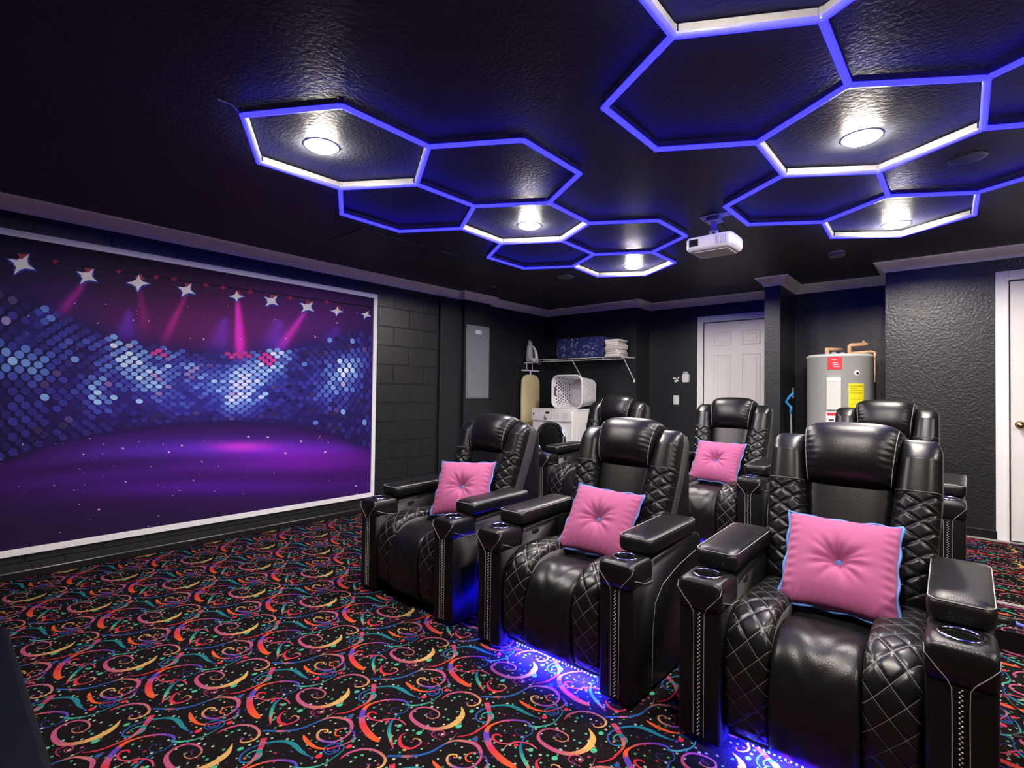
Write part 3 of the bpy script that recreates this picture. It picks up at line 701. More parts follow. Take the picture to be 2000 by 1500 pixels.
    # ---- seat
    for sx in (-1, 1):
        P = seat_path(0, 0, [(.62, .43), (.45, .442), (.30, .450), (.19, .450), (.115, .432), (.066, .388), (.044, .31), (.044, .19), (.056, .065)]); nrm, L = path_frame(P); nv = 230
        xi, xo = sx*.122, sx*.262
        def pos(s, t, P=P, nrm=nrm, L=L, xi=xi, xo=xo, sx=sx):
            l = t*L[-1]; y = np.interp(l, L, P[:, 0]); z = np.interp(l, L, P[:, 1]); n1 = np.interp(l, L, nrm[:, 0]); n2 = np.interp(l, L, nrm[:, 1])
            b = .034*sup(s, 3.2)*(min(1, t/.04)**.5 if t < .04 else 1)*(min(1, (1-t)/.05)**.5 if t > .95 else 1)
            x = xi+(xo-xi)*s; b += quiltd(abs(x), l, .076, .078, .0036, .09)*min(1, b/.02)
            return (x, y+n1*b, z+n2*b)
        uv_grid(30, nv, pos, lambda s, t, L=L: (.122+.14*s, t*L[-1]), 'seat_bolster', M_['quilt_seat'], r,
                back=lambda s, t, P=P, nrm=nrm, L=L, xi=xi, xo=xo: (xi+(xo-xi)*s, np.interp(t*L[-1], L, P[:, 0])-np.interp(t*L[-1], L, nrm[:, 0])*.05, np.interp(t*L[-1], L, P[:, 1])-np.interp(t*L[-1], L, nrm[:, 1])*.05))
    for nm, a, b_ in (('seat_cushion', .0, 1.0), ('footrest', 0.0, 1.0)):
        P = seat_path(0, 0, [(.62, .395), (.45, .398), (.34, .398), (.275, .380)] if nm == 'seat_cushion' else [(.292, .376), (.262, .400), (.19, .408), (.115, .398), (.058, .352), (.030, .275), (.026, .17), (.040, .065)]); nrm, L = path_frame(P)
        def pos(s, t, a=a, b_=b_, P=P, nrm=nrm, L=L):
            l = (a+(b_-a)*t)*L[-1]; y = np.interp(l, L, P[:, 0]); z = np.interp(l, L, P[:, 1]); n1 = np.interp(l, L, nrm[:, 0]); n2 = np.interp(l, L, nrm[:, 1])
            e = min(1, (min(t, 1-t)+.004)/.07)**.5
            b = .026*sup(s, 4)*e+.004
            wr = .0012*math.sin(l*70+3*math.sin(s*9))*e*sup(s, 3)
            return ((-.124+.248*s), y+n1*(b+wr), z+n2*(b+wr))
        uv_grid(24, 80, pos, lambda s, t: (s, t), nm, M_['leather'], r,
                back=lambda s, t, a=a, b_=b_, P=P, nrm=nrm, L=L: (-.124+.248*s, np.interp((a+(b_-a)*t)*L[-1], L, P[:, 0])-np.interp((a+(b_-a)*t)*L[-1], L, nrm[:, 0])*.05, np.interp((a+(b_-a)*t)*L[-1], L, P[:, 1])-np.interp((a+(b_-a)*t)*L[-1], L, nrm[:, 1])*.05))
    mbox('valance', -.255, .255, .050, .060, .052, .10, M_['leather_dull'], r, .004)
    # ---- back
    def xin(t): return .115+.055*max(0, (t-.15)/.85)
    def backpad(name, x0, x1, t0, t1, bulge, p, m, nu, nv, quilt=0, qmax=0, te=.06, tp=.5, wrap=0, thick=.05, pe=2.0, topround=0, gather=0, roll=0):
        def fr(s, t):
            tt = t0+(t1-t0)*t; y, z = BP(tt)
            e = min(1, (min(t, 1-t)+.002)/te)**tp if te > 0 else 1
            a, b_ = x0(tt), x1(tt)
            if roll: e = sup(t, roll); z += .008*(1-(2*s-1)**2)*t*t-.030*abs(2*s-1)**6*t**3
            if topround:
                q = max(0, (t-(1-topround))/topround); sh = (1-math.sqrt(max(0, 1-q*q)))*.26
                sgn = 1 if abs(b_) > abs(a) else -1
                if sgn > 0: b_ = b_+(a-b_)*sh
                else: a = a+(b_-a)*sh
            x = a+(b_-a)*s
            b = bulge*sup(s, p)*e
            if wrap: b -= wrap*(abs(x)-.15)*0
            l = tt*.70
            if quilt and tt < qmax: b += quiltd(abs(x), l, .092, .064, quilt, .10)*min(1, b/.02)*min(1, (qmax-tt)/.03)
            if gather: b += gather*math.sin(tt*170+5*s)*max(0, abs(2*s-1)-.55)/.45*e
            return x, y, z, b
        def pos(s, t):
            x, y, z, b = fr(s, t); return (x, y-CB*b, z+SB*b)
        def bk(s, t):
            x, y, z, b = fr(s, t); return (x*.97, y+CB*thick, z-SB*thick)
        o = uv_grid(nu, nv, pos, lambda s, t: (abs(x0(t0)+(x1(t0)-x0(t0))*s), (t0+(t1-t0)*t)*.70), name, m, r, back=bk)
        return o, pos
    backpad('back_cushion', lambda t: -xin(t)-.004, lambda t: xin(t)+.004, .02, .74, .035, 3, M_['leather'], 28, 60, te=.10)
    hr, hpos = backpad('headrest', lambda t: -(xin(t)+.006-.0*t), lambda t: xin(t)+.006, .655, 1.035, .122, 3.0, M_['leather'], 44, 50, te=0, thick=.07, gather=.0022, roll=2.3)
    for s in (.045, .955):
        bm = bmesh.new(); tube(bm, [Vector(hpos(s, t))+Vector((0, -.002, .001)) for t in [.04+.90*i/24 for i in range(25)]], .0014, 5)
        obj('piping', bm, M_['thread'], hr)
    for sx in (-1, 1):
        xo = lambda t: .268+.026*min(1, t*1.6)
        if sx > 0: a_, b_ = (lambda t: xin(t)), xo
        else: a_, b_ = (lambda t: -xo(t)), (lambda t: -xin(t))
        o, wpos = backpad('back_wing', a_, b_, .0, .965, .078, 2.6, M_['quilt_back_w'], 36, 170, quilt=.0070, qmax=.66, te=.13, tp=.5, thick=.09, topround=.10, gather=.0012)
        bm = bmesh.new(); tube(bm, [Vector(wpos(s, .687-.03*((s if sx > 0 else 1-s)-1)**2*-1-.03*(1-(s if sx > 0 else 1-s))))+Vector((0, -.0015, .0005)) for s in [.04+.92*i/20 for i in range(21)]], .0016, 5)
        obj('seam', bm, M_['seam'], o)
    bm = bmesh.new()
    extrude_yz(bm, [(.60, .10), (.585, .40), (.64, .55), (.80, .985), (.83, 1.01), (.885, 1.0), (.92, .94), (.90, .50), (.86, .10)], -.268, .268, .03, 4)
    obj('back_shell', bm, M_['leather_dull'], r, True)
    bm = bmesh.new()
    for s in (-1, 1): tube(bm, [(s*.268, .66, .52), (s*.272, .79, .86), (s*.272, .835, .97), (s*.268, .87, 1.0)], .0014, 5)
    obj('seam', bm, M_['thread'], r)
    return r
M_['quilt_back_w'] = quilt_mat('quilted_wing_leather', .092, .064, .014, (.06, .06, .06), vmax=.66*.70)
proto = make_recliner()
Y1, Y2 = 1.765, 3.62
seats = [(-2.355, Y1, 0, 'black leather recliner in the front row nearest the mural, pink cushion against its left half', 0),
         (-1.345, Y1, 0, 'middle black leather recliner of the front row, blue light on the carpet at its foot', 1),
         (-.338, Y1, 0, 'nearest black leather recliner, front row right, largest in view', 1),
         (-2.475, Y2, PZ, 'empty black leather recliner in the back row in front of the washing machine', 0),
         (-1.405, Y2, PZ, 'back row black leather recliner in front of the white panelled door, pink cushion on it', 2),
         (-.388, Y2, PZ, 'empty black leather recliner in the back row in front of the water heater, mostly hidden', 0)]
strip_bm = bmesh.new(); box(strip_bm, -.20, .225, .0625, .074, .056, .060)
dots_bm = bmesh.new()
for k in range(27): bmesh.ops.create_icosphere(dots_bm, subdivisions=1, radius=.0032, matrix=Matrix.Translation((-.19+k*.016, .047, .050)))
strip_me = None
chairs = []
for i, (x, y, z, lab, led) in enumerate(seats):
    o = proto if i == 0 else copy_tree(proto)
    o.location = (x, y, z); o['label'] = lab; chairs.append(o)
    o.scale = (1, 1, (.966, .980, 1, 1, 1, 1)[i])
ls = None
for o, (x, y, z, lab, led) in zip(chairs, seats):
    if not led: continue
    if ls is None:
        ls = obj('light_strip', strip_bm, M_['ledstrip'], o); ld = obj('diodes', dots_bm, M_['leddot'], ls); tag(ls, 'blue glowing strip light under the seat')
    else:
        l2 = ls.copy(); C.objects.link(l2); l2.parent = o; d2 = ld.copy(); C.objects.link(d2); d2.parent = l2
# unseen side strip added to wash the neighbour's arm with blue
bm = bmesh.new(); box(bm, -.4175, -.4150, .06, .74, .030, .034)
for o in (chairs[1],): tag(obj('added_side_strip', bm, M_['added_ledside'], o), 'added blue strip light along the left arm foot')

# ---------------------------------------------------------------- throw pillows
def make_pillow():
    r = empty('throw_pillow', (0, 0, 0), 'x', 'pillow', 'pink tufted cushions')
    S = .190; n = 61
    def edge(u, v):
        k = .055*(1-v*v)*abs(u)**3; return u*(1-k)
    def h(u, v):
        e = max(0, (1-abs(u)**2.6))*max(0, (1-abs(v)**2.6)); b = .072*e**.52
        rr_ = math.hypot(u, v); a = math.atan2(v, u)
        cr = (math.sin(a*7+1.3*math.sin(a*3))*.5+math.sin(a*13+2)*.35+math.sin(a*19)*.2)
        b *= 1-.86*math.exp(-(rr_/.20)**1.5)
        b += .0085*(abs(cr)**.7*(1 if cr > 0 else -1))*math.exp(-((rr_-.24)/.24)**2)*min(1, rr_*6)
        m_ = max(abs(u), abs(v)); b += .0022*math.sin((u if abs(v) > abs(u) else v)*34+a)*math.exp(-((m_-.86)/.10)**2)
        return b
    bm = bmesh.new()
    for sg in (1, -1):
        G = [[bm.verts.new((S*edge(-1+2*i/(n-1), -1+2*j/(n-1)), -sg*h(-1+2*i/(n-1), -1+2*j/(n-1)), S*edge(-1+2*j/(n-1), -1+2*i/(n-1)))) for j in range(n)] for i in range(n)]
        for i in range(n-1):
            for j in range(n-1): bm.faces.new((G[i][j], G[i+1][j], G[i+1][j+1], G[i][j+1]))
    bmesh.ops.remove_doubles(bm, verts=bm.verts, dist=.0001)
    obj('pillow_body', bm, M_['pink'], r, True)
    pts = []
    for a, b_, c, d in ((-1, -1, 1, -1), (1, -1, 1, 1), (1, 1, -1, 1), (-1, 1, -1, -1)):
        for k in range(40):
            t = k/40; u, v = a+(c-a)*t, b_+(d-b_)*t
            wv = 1+.018*math.sin(t*22+a+b_*2); pts.append((S*edge(u, v)*1.005*wv, .004*math.sin(t*18), S*edge(v, u)*1.005*wv))
    bm = bmesh.new(); tube(bm, pts, .0055, 7, closed=True); tag(obj('piping', bm, M_['bluepipe'], r, True), 'blue piping')
    bm = bmesh.new()
    for sg in (1, -1): lathe(bm, [(.0135, -.010*sg), (.0135, -.016*sg), (.009, -.021*sg), (.001, -.023*sg)], 16, (0, 0, 0), 'y', cap=False)
    tag(obj('button', bm, M_['bluepipe'], r, True), 'blue button')
    return r
pil = make_pillow()
pils = [((-.330, 2.195, .590), (-.655, .0, .03), 'largest pink tufted cushion, on the nearest recliner', .95),
        ((-1.332, 2.195, .573), (-.655, .06, .14), 'pink tufted cushion with blue piping on the middle front recliner', .93),
        ((-2.315, 2.20, .604), (-.60, -.05, .40), 'pink tufted cushion on the front recliner nearest the mural', .95),
        ((-1.425, 4.06, .682), (-.655, .02, .0), 'pink tufted cushion on the back row recliner by the white door', .96)]
for i, (loc, rot, lab, sc) in enumerate(pils):
    o = pil if i == 0 else copy_tree(pil)
    o.location = loc; o['label'] = lab; o.scale = (sc,)*3
    o.rotation_euler = (Matrix.Rotation(rot[2], 3, 'Z') @ Matrix.Rotation(rot[0], 3, 'X') @ Matrix.Rotation(rot[1], 3, 'Y')).to_euler()

# ---------------------------------------------------------------- projector
pr = empty('projector', (-1.215, 3.40, 2.14), 'white ceiling-mounted projector hanging between the two hexagon clusters', 'projector')
bm = bmesh.new(); loft(bm, [[(x, y, z) for x, y in rrect(w_, h_, rd, 8)] for w_, h_, rd, z in ((.25, .19, .02, 0), (.285, .225, .03, .012), (.30, .24, .035, .03), (.30, .24, .035, .078), (.285, .225, .03, .092), (.26, .20, .02, .096))])
obj('housing', bm, M_['projector'], pr, True)
mbox('lens_recess', -.125, -.062, -.124, -.10, .030, .078, M_['darkglass'], pr, .006)
bm = bmesh.new()
for k in range(7): box(bm, .045+k*.011, .051+k*.011, -.122, -.11, .026, .078)
obj('vent', bm, M_['greyplastic'], pr)
mbox('underside_plate', -.10, .115, -.09, .09, -.006, .003, M_['greyplastic'], pr, .002)
bm = bmesh.new(); lathe(bm, [(.022, .094), (.022, .108), (.012, .112)], 20, (.055, -.02, 0)); obj('focus_knob', bm, M_['whiteplastic'], pr)
bm = bmesh.new(); box(bm, -.030, -.022, -.02, .02, .09, .15); box(bm, .010, .018, -.02, .02, .09, .15); box(bm, -.030, .018, -.02, .02, .145, .152)
tube(bm, [(-.006, 0, .15), (-.006, 0, .23)], .018, 12); obj('mount_pole', bm, M_['greyplastic'], pr)
bm = bmesh.new(); box(bm, -.09, .10, -.035, .035, .238, .2465); box(bm, -.05, .04, -.05, .05, .205, .212); box(bm, -.05, -.042, -.03, .03, .21, .24); box(bm, .032, .04, -.03, .03, .21, .24); obj('ceiling_bracket', bm, M_['greyplastic'], pr)
bm = bmesh.new(); tube(bm, [(.05, .09, .09), (.06, .10, .15), (.03, .05, .20), (.03, .03, .246)], .004, 6); obj('power_cable', bm, M_['blackplastic'], pr)

# ---------------------------------------------------------------- doors
def panel_door(name, x0, y, z0, z1, wd, casl=True):
    d = struct(empty(name, (x0, y, z0), None, None)); hgt = z1-z0
    bm = bmesh.new(); box(bm, 0, wd, -.012, .0, .006, hgt)
    obj('door_leaf', bm, M_['door'], d)
    st = .115; cw = (wd-3*st)/2
    for ci in range(2):
        xa = st+ci*(cw+st)
        for za, zb in ((.24, .80), (.98, 1.60), (1.70, hgt-.11)):
            bm = bmesh.new()
            for k, (ins, dp) in enumerate(((0, .0125), (.012, .0215), (.022, .0135), (.045, .020))):
                pass
            P = [(0, .0122), (.010, .0180), (.018, .0132), (.038, .0132), (.055, .0185)]
            loft(bm, [[(xa+i, -q, za+i), (xa+cw-i, -q, za+i), (xa+cw-i, -q, zb-i), (xa+i, -q, zb-i)] for i, q in P], False, True)
            obj('door_panel', bm, M_['door'], d)
    bm = bmesh.new(); cs = .075
    for a, b, c, e in ((-cs-.01, -.01, 0, hgt+.012+cs), (wd+.01, wd+.01+cs, 0, hgt+.012+cs), (-.01, wd+.01, hgt+.012, hgt+.012+cs)):
        box(bm, a, b, -.020, -.0, c, e, .004); 
    for a, b, c, e in ((-.028, -.01, 0, hgt+.012), (wd+.01, wd+.028, 0, hgt+.012), (-.028, wd+.028, hgt+.012, hgt+.03)): box(bm, a, b, -.028, -.0, c, e, .003)
    obj('door_casing', bm, M_['white'], d)
    return d
d1 = panel_door('door_1', -2.345, 6.25, PZ, 2.075, .76)
d2 = panel_door('door_2', .30, 5.55, PZ+.008, 2.115, .81)
bm = bmesh.new(); lathe(bm, [(.030, -.013), (.030, -.019), (.012, -.024), (.011, -.045), (.022, -.052), (.027, -.066), (.022, -.078), (.001, -.082)], 24, (.052, 0, .905), 'y'); tag(obj('door_knob', bm, M_['brass'], d2, True), 'brass door knob')
mbox('door_sill', -.02, .83, -.015, 0, -.006, .010, M_['blacktrim'], d2)

# ---------------------------------------------------------------- electrical panel, switches
ep = empty('electrical_panel', (-4.415, 4.40, 1.57), 'grey metal electrical panel door on the black wall right of the mural', 'electrical panel')
mbox('cabinet_trim', .0, .010, -.196, .196, -.445, .440, M_['panelgrey'], ep, .003)
mbox('panel_door', .010, .018, -.180, .180, -.43, .425, M_['panelgrey'], ep, .003)
mbox('label', .018, .0195, -.055, .045, .335, .385, M_['whiteplastic'], ep)
mbox('latch', .018, .024, -.09, -.065, -.13, -.09, M_['panelgrey'], ep, .003)
o = mbox('light_switch', -.036, .036, -.006, 0, -.058, .058, M_['whiteplastic'], None, .003); o.location = (-2.70, 6.25, 1.135); tag(o, 'white light switch plate on the black wall left of the far white door', 'light switch')
sw = mbox('toggle', -.012, .012, -.014, -.005, -.022, .022, M_['whiteplastic'], o, .002)
o = empty('thermostat', (-2.575, 6.25, 1.41), 'small white rounded wall control between the paint patch and the far door', 'thermostat')
bm = bmesh.new(); loft(bm, [[(x, -d_, z) for x, z in rrect(.088-i, .11-i, .02, 8)] for d_, i in ((0, 0), (.02, 0), (.026, .012))]); obj('body', bm, M_['whiteplastic'], o)
bm = bmesh.new(); box(bm, -.032, .028, -.022, 0, .045, .082, .004); obj('display', bm, M_['greyplastic'], o)
bm = bmesh.new()
for x, z, a, b in ((-.03, .02, .02, .008), (.02, .025, .008, .012), (-.015, -.015, .016, .014), (.012, -.012, .014, .010), (.0, .005, .01, .008)): box(bm, x-a, x+a, -.0025, 0, z-b, z+b, .001)
o = obj('paint_patch', bm, M_['white']); o.location = (-2.695, 6.25, 1.39); tag(o, 'white chipped paint marks on the black wall left of the wall control', 'paint marks')

# ---------------------------------------------------------------- washer
wx0, wx1, wy0 = -4.165, -3.535, 5.16
wa = empty('washing_machine', ((wx0+wx1)/2, wy0, PZ), 'white front-loading washing machine with dark round door under the wire shelf', 'washing machine')
W2 = (wx1-wx0)/2; WH = .915
mbox('cabinet', -W2, W2, 0.004, .69, .015, WH-.022, M_['washer'], wa, .012)
mbox('top', -W2-.003, W2+.003, .0, .695, WH-.024, WH, M_['washer'], wa, .008)
mbox('control_panel', -W2+.004, W2-.004, -.012, .008, WH-.155, WH-.026, M_['washer'], wa, .006)
bm = bmesh.new(); lathe(bm, [(.026, -.012), (.024, -.032), (.001, -.034)], 24, (-.07, 0, WH-.105), 'y'); obj('dial', bm, M_['greyplastic'], wa, True)
mbox('display', -.085, -.03, -.0145, -.010, WH-.062, WH-.036, M_['darkglass'], wa)
mbox('badge', -.285, -.27, -.0145, -.010, WH-.085, WH-.055, M_['darkglass'], wa)
bm = bmesh.new()
for k in range(9): box(bm, .0+(k % 3)*.045, .016+(k % 3)*.045, -.0142, -.011, WH-.055-(k//3)*.03, WH-.049-(k//3)*.03)
for k in range(4): box(bm, .18, .25, -.0142, -.011, WH-.055-k*.022, WH-.051-k*.022)
obj('buttons', bm, M_['greyplastic'], wa)
bm = bmesh.new(); lathe(bm, [(.232, .0), (.236, -.016), (.222, -.032), (.196, -.034), (.186, -.022)], 56, (0, 0, .53), 'y', cap=False); dr = obj('porthole_door', bm, M_['chrome'], wa, True)
bm = bmesh.new(); lathe(bm, [(.190, -.022), (.16, -.034), (.08, -.044), (.001, -.046)], 48, (0, 0, .53), 'y', cap=False); obj('door_glass', bm, M_['darkglass'], dr, True)
bm = bmesh.new(); box(bm, .20, .214, -.036, -.028, .47, .59, .003); obj('door_handle', bm, M_['greyplastic'], dr)
for i in range(2):
    bm = bmesh.new(); box(bm, W2-.001, W2+.004, .10, .60, .12+.38*i, .44+.32*i, .003); obj('side_panel', bm, M_['washer'], wa)
# laundry basket lying on its side
bk = empty('laundry_basket', (-3.70, 5.27, PZ+WH+.010), 'white plastic laundry basket lying on its side on the washing machine', 'basket')
Dp = .40
def resample(P, n):
    P = np.array(P+[P[0]]); L = np.concatenate([[0], np.cumsum(np.linalg.norm(np.diff(P, axis=0), axis=1))]); t = np.linspace(0, L[-1], n, endpoint=False)
    return list(zip(np.interp(t, L, P[:, 0]), np.interp(t, L, P[:, 1])))
NQ, NK = 72, 19
bm = bmesh.new(); VL = []
for k in range(NK+1):
    f = k/NK; VL.append([bm.verts.new((x, Dp*f, z+.205)) for x, z in resample(rrect(.44-.085*f, .40-.06*f, .09, 9), NQ)])
for k in range(NK):
    for q in range(NQ):
        if 3 <= k <= 15 and k % 2 and q % 2 == (k//2) % 2 and q % 18 not in (4, 5, 13): continue
        bm.faces.new((VL[k][q], VL[k][(q+1) % NQ], VL[k+1][(q+1) % NQ], VL[k+1][q]))
bm.faces.new(VL[-1])
shell = obj('basket_shell', bm, M_['whiteplastic'], bk, False)
sm = shell.modifiers.new('wall', 'SOLIDIFY'); sm.thickness = .004
bm = bmesh.new(); tube(bm, [(x, .0, z+.205) for x, z in rrect(.455, .405, .09, 9)], .012, 8, closed=True)
tube(bm, [(x, .018, z+.205) for x, z in rrect(.448, .395, .09, 9)], .005, 6, closed=True); obj('rim', bm, M_['whiteplastic'], bk, True)
bm = bmesh.new(); box(bm, -.212, -.205, .03, .05, .15, .27, .002); obj('handle', bm, M_['darkglass'], bk)

# ---------------------------------------------------------------- ironing board and iron on the left wall
ib = empty('ironing_board', (XL, 5.46, .10), 'cream-covered ironing board hanging upright on the rear left wall beside the washer', 'ironing board')
bm = bmesh.new(); ol = []
for y, z in [(-.10, 0), (.10, 0), (.155, .25), (.19, .70), (.192, 1.20), (.165, 1.30), (.10, 1.345), (0, 1.352), (-.10, 1.345), (-.165, 1.30), (-.192, 1.20), (-.19, .70), (-.155, .25)]: ol.append((y, z))
olc = crom(ol+[ol[0]], 5)[:-1]
loft(bm, [[(x, y*s, .65+(z-.65)*s) for y, z in olc] for x, s in ((.035, .97), (.04, 1), (.055, 1), (.062, .97))]); obj('padded_cover', bm, M_['cream'], ib, True)
bm = bmesh.new(); tube(bm, [(.045, -.18, 1.405), (.045, .18, 1.405)], .012, 8); tube(bm, [(.045, 0, 1.35), (.045, 0, 1.405)], .012, 8); obj('hanger_bar', bm, M_['whiteplastic'], ib)
bm = bmesh.new()
for s in (-.18, .18): tube(bm, [(.03, s*.6, .02), (.03, s*.5, 1.1)], .009, 6)
obj('leg', bm, M_['whiteplastic'], ib)
hk = empty('iron_holder', (XL, 5.44, 1.62), 'white wire iron rest screwed to the rear left wall above the ironing board', 'holder')
bm = bmesh.new()
for s in (-.06, .06): tube(bm, [(.045, s, -.12), (.045, s, -.01), (.085, s, -.005), (.13, s, -.005)], .0045, 6)
tube(bm, [(.045, -.06, -.01), (.045, .06, -.01)], .0045, 6); tube(bm, [(.13, -.06, -.005), (.13, .06, -.005)], .0045, 6); box(bm, .0, .05, -.07, .07, -.012, -.002)
obj('wire_frame', bm, M_['wire'], hk)
ir = empty('clothes_iron', (XL+.055, 5.42, 1.630), 'grey and white steam iron standing upright on the wall rest', 'iron')
bm = bmesh.new(); sp_ = []
for x in (.0, .012):
    sp_.append([(x, yy, zz) for yy, zz in [(-.055, .0), (.055, .0), (.062, .08), (.05, .20), (.02, .285), (0, .30), (-.02, .285), (-.05, .20), (-.062, .08)]])
loft(bm, sp_); obj('soleplate', bm, M_['greyplastic'], ir)
bm = bmesh.new(); loft(bm, [[(x, yy*s, .02+zz*q) for yy, zz in [(-.055, .0), (.055, .0), (.058, .08), (.045, .18), (.015, .26), (0, .27), (-.015, .26), (-.045, .18), (-.058, .08)]] for x, s, q in ((.012, 1, 1), (.03, .95, .92), (.045, .7, .75))]); obj('body', bm, M_['greyplastic'], ir, True)
bm = bmesh.new(); tube(bm, [(.04, .0, .215), (.075, 0, .19), (.115, 0, .12), (.125, 0, .06), (.11, 0, .01)], [.012, .016, .019, .022, .026], 10)
tube(bm, [(.03, 0, .03), (.07, 0, .02), (.115, 0, .01)], .028, 10); obj('handle', bm, M_['whiteplastic'], ir, True)
bm = bmesh.new(); tube(bm, [(.12, 0, .01), (.14, .04, .02), (.12, .10, -.02), (.06, .13, -.04)], .004, 6); obj('cord', bm, M_['greyplastic'], ir)

# ---------------------------------------------------------------- wire shelf and what lies on it
sh = empty('wire_shelf', (-3.75, 5.88, 1.66), 'long white wire shelf with slanted braces on the back left wall', 'shelf')
bm = bmesh.new()
for y, z in ((-.31, 0), (-.31, -.03), (-.155, -.002), (-.01, 0)): tube(bm, [(-.66, y, z), (.67, y, z)], .004, 6)
for k in range(54): tube(bm, [(-.655+k*.025, -.31, .004), (-.655+k*.025, -.01, .004)], .0012, 4)
for k in range(6): tube(bm, [(-.65+k*.26, -.31, 0), (-.65+k*.26, -.31, -.03)], .004, 6)
obj('wire_deck', bm, M_['wire'], sh)
for x in (-.10, .66):
    bm = bmesh.new(); tube(bm, [(x, -.29, -.012), (x, -.012, -.28)], .0065, 6); box(bm, x-.012, x+.012, -.014, 0, -.31, -.265, .003); obj('brace', bm, M_['wire'], sh)
bm = bmesh.new(); box(bm, -.675, -.655, -.325, -.29, -.045, .02, .004); obj('end_clip', bm, M_['whiteplastic'], sh)
bgx = empty('storage_bag', (-3.70, 5.72, 1.668), 'navy fabric storage bag with pale print on the wire shelf', 'storage bag')
bm = bmesh.new(); box(bm, -.41, .31, -.13, .13, 0, .265, .025, 3)
obj('bag_body', bm, M_['navy'], bgx, True)
tl = None
for k in range(7):
    bm = bmesh.new(); wd = .21-.012*(k % 3); h_ = .030
    ring = []
    loft(bm, [[(x*(1+.02*math.sin(q*5+k)), y*(1+.03*math.cos(q*3+k)), z) for q, (x, y) in enumerate(rrect(wd*s, .24*s, .02, 5))] for z, s in ((.0, .93), (.006, 1.0), (.012, 1.0), (.015, .965), (.018, 1.0), (.025, .99), (h_, .90))])
    words = ['bottom', 'second from the bottom', 'third from the bottom', 'middle', 'third from the top', 'second from the top', 'top']
    nm = ['bottom', 'second lowest', 'third lowest', 'fourth', 'third highest', 'second highest', 'topmost']
    o = obj('folded_towel', bm, M_['towel'], None, True, (-3.245+.008*math.sin(k*2.1), 5.69, 1.668+k*.0305)); o.rotation_euler = (0, 0, .05*math.sin(k*3))
    tag(o, 'folded white towel on the wire shelf, %s of the stack of seven' % nm[k], 'towel', 'folded white towels on the wire shelf')

# ---------------------------------------------------------------- water heater in the alcove
hx, hy, hr_ = -.872, 5.86, .284
wh = empty('water_heater', (hx, hy, PZ), 'tall light grey water heater with red and yellow labels in the alcove', 'water heater')
HT = 1.515
bm = bmesh.new(); lathe(bm, [(hr_*.97, .02), (hr_, .04), (hr_, HT-.03), (hr_+.006, HT-.028), (hr_+.006, HT-.012), (hr_-.01, HT), (.05, HT+.012)], 64); obj('tank', bm, M_['tank'], wh, True)
def wrap(x, z, off=.002): a = x/hr_; R = hr_+off; return (R*math.sin(a), -R*math.cos(a), z)
TA = -.16  # direction the labels face: towards the room, slightly left
def cyl_patch(name, x0, x1, z0, z1, m, off=.002, parent=wh, th=.0):
    bm = bmesh.new(); n = 12
    a = [[bm.verts.new(wrap(x0+(x1-x0)*i/n, z, off)) for i in range(n+1)] for z in (z0, z1)]
    b = [[bm.verts.new(wrap(x0+(x1-x0)*i/n, z, 0.0)) for i in range(n+1)] for z in (z0, z1)]
    for i in range(n):
        bm.faces.new((a[0][i], a[0][i+1], a[1][i+1], a[1][i])); bm.faces.new((a[1][i], a[1][i+1], b[1][i+1], b[1][i])); bm.faces.new((a[0][i], b[0][i], b[0][i+1], a[0][i+1]))
    bm.faces.new((a[0][0], a[1][0], b[1][0], b[0][0])); bm.faces.new((a[0][n], b[0][n], b[1][n], a[1][n]))
    return obj(name, bm, m, parent, False)
rl = cyl_patch('red_label', -.065, .055, 1.365, 1.49, M_['red']); tag(rl, 'red label with pale writing')
yl = cyl_patch('yellow_label', .105, .235, 1.0, 1.235, M_['yellow']); tag(yl, 'yellow label')
wl_ = cyl_patch('warning_label', -.075, .03, .72, .97, M_['whiteplastic']); tag(wl_, 'white warning label')
cyl_patch('warning_band', -.065, .022, .935, .962, M_['red'], .003, wl_)
ac = cyl_patch('access_cover', -.065, .045, .99, 1.29, M_['tank'], .014)
cyl_patch('cover_lip', -.055, .035, 1.255, 1.268, M_['whiteplastic'], .018, ac)
bm = bmesh.new(); lathe(bm, [(.028, 0), (.026, -.006), (.012, -.007)], 20, (0, 0, 0), 'y')
po = obj('thermostat_port', bm, M_['whiteplastic'], wh, True); p_ = wrap(.175, 1.33, 0); po.location = p_; po.rotation_euler = (0, 0, .175/hr_)
bm = bmesh.new(); lathe(bm, [(.012, -.006), (.010, -.010)], 12, (0, 0, 0), 'y'); obj('port_plug', bm, M_['blackplastic'], po)
def label_text(txt, size, x, z, m, parent, off=.0035, align='CENTER'):
    cu = bpy.data.curves.new('t', 'FONT'); cu.body = txt; cu.size = size; cu.align_x = align
    to = bpy.data.objects.new('t', cu); C.objects.link(to)
    dg = bpy.context.evaluated_depsgraph_get(); me = bpy.data.meshes.new_from_object(to.evaluated_get(dg))
    bpy.data.objects.remove(to)
    for v in me.vertices: v.co = Vector(wrap(x+v.co.x, z+v.co.y, off))
    me.materials.clear()
    return link('lettering', me, m, parent)
label_text('ENERGYGUIDE', .0185, .17, 1.205, M_['ink'], yl)
for i, zz in enumerate((1.19, 1.17, 1.145, 1.09, 1.045)): cyl_patch('printed_line', .115, .225 if i != 0 else .17, zz, zz+(.003 if i < 3 else .002), M_['ink'], .003, yl)
for i in range(4): cyl_patch('printed_line', -.03+.006*i, .012+.008*i, 1.455-.018*i-.012*(i > 0), 1.461-.018*i-.012*(i > 0), M_['whiteplastic'], .003, rl)
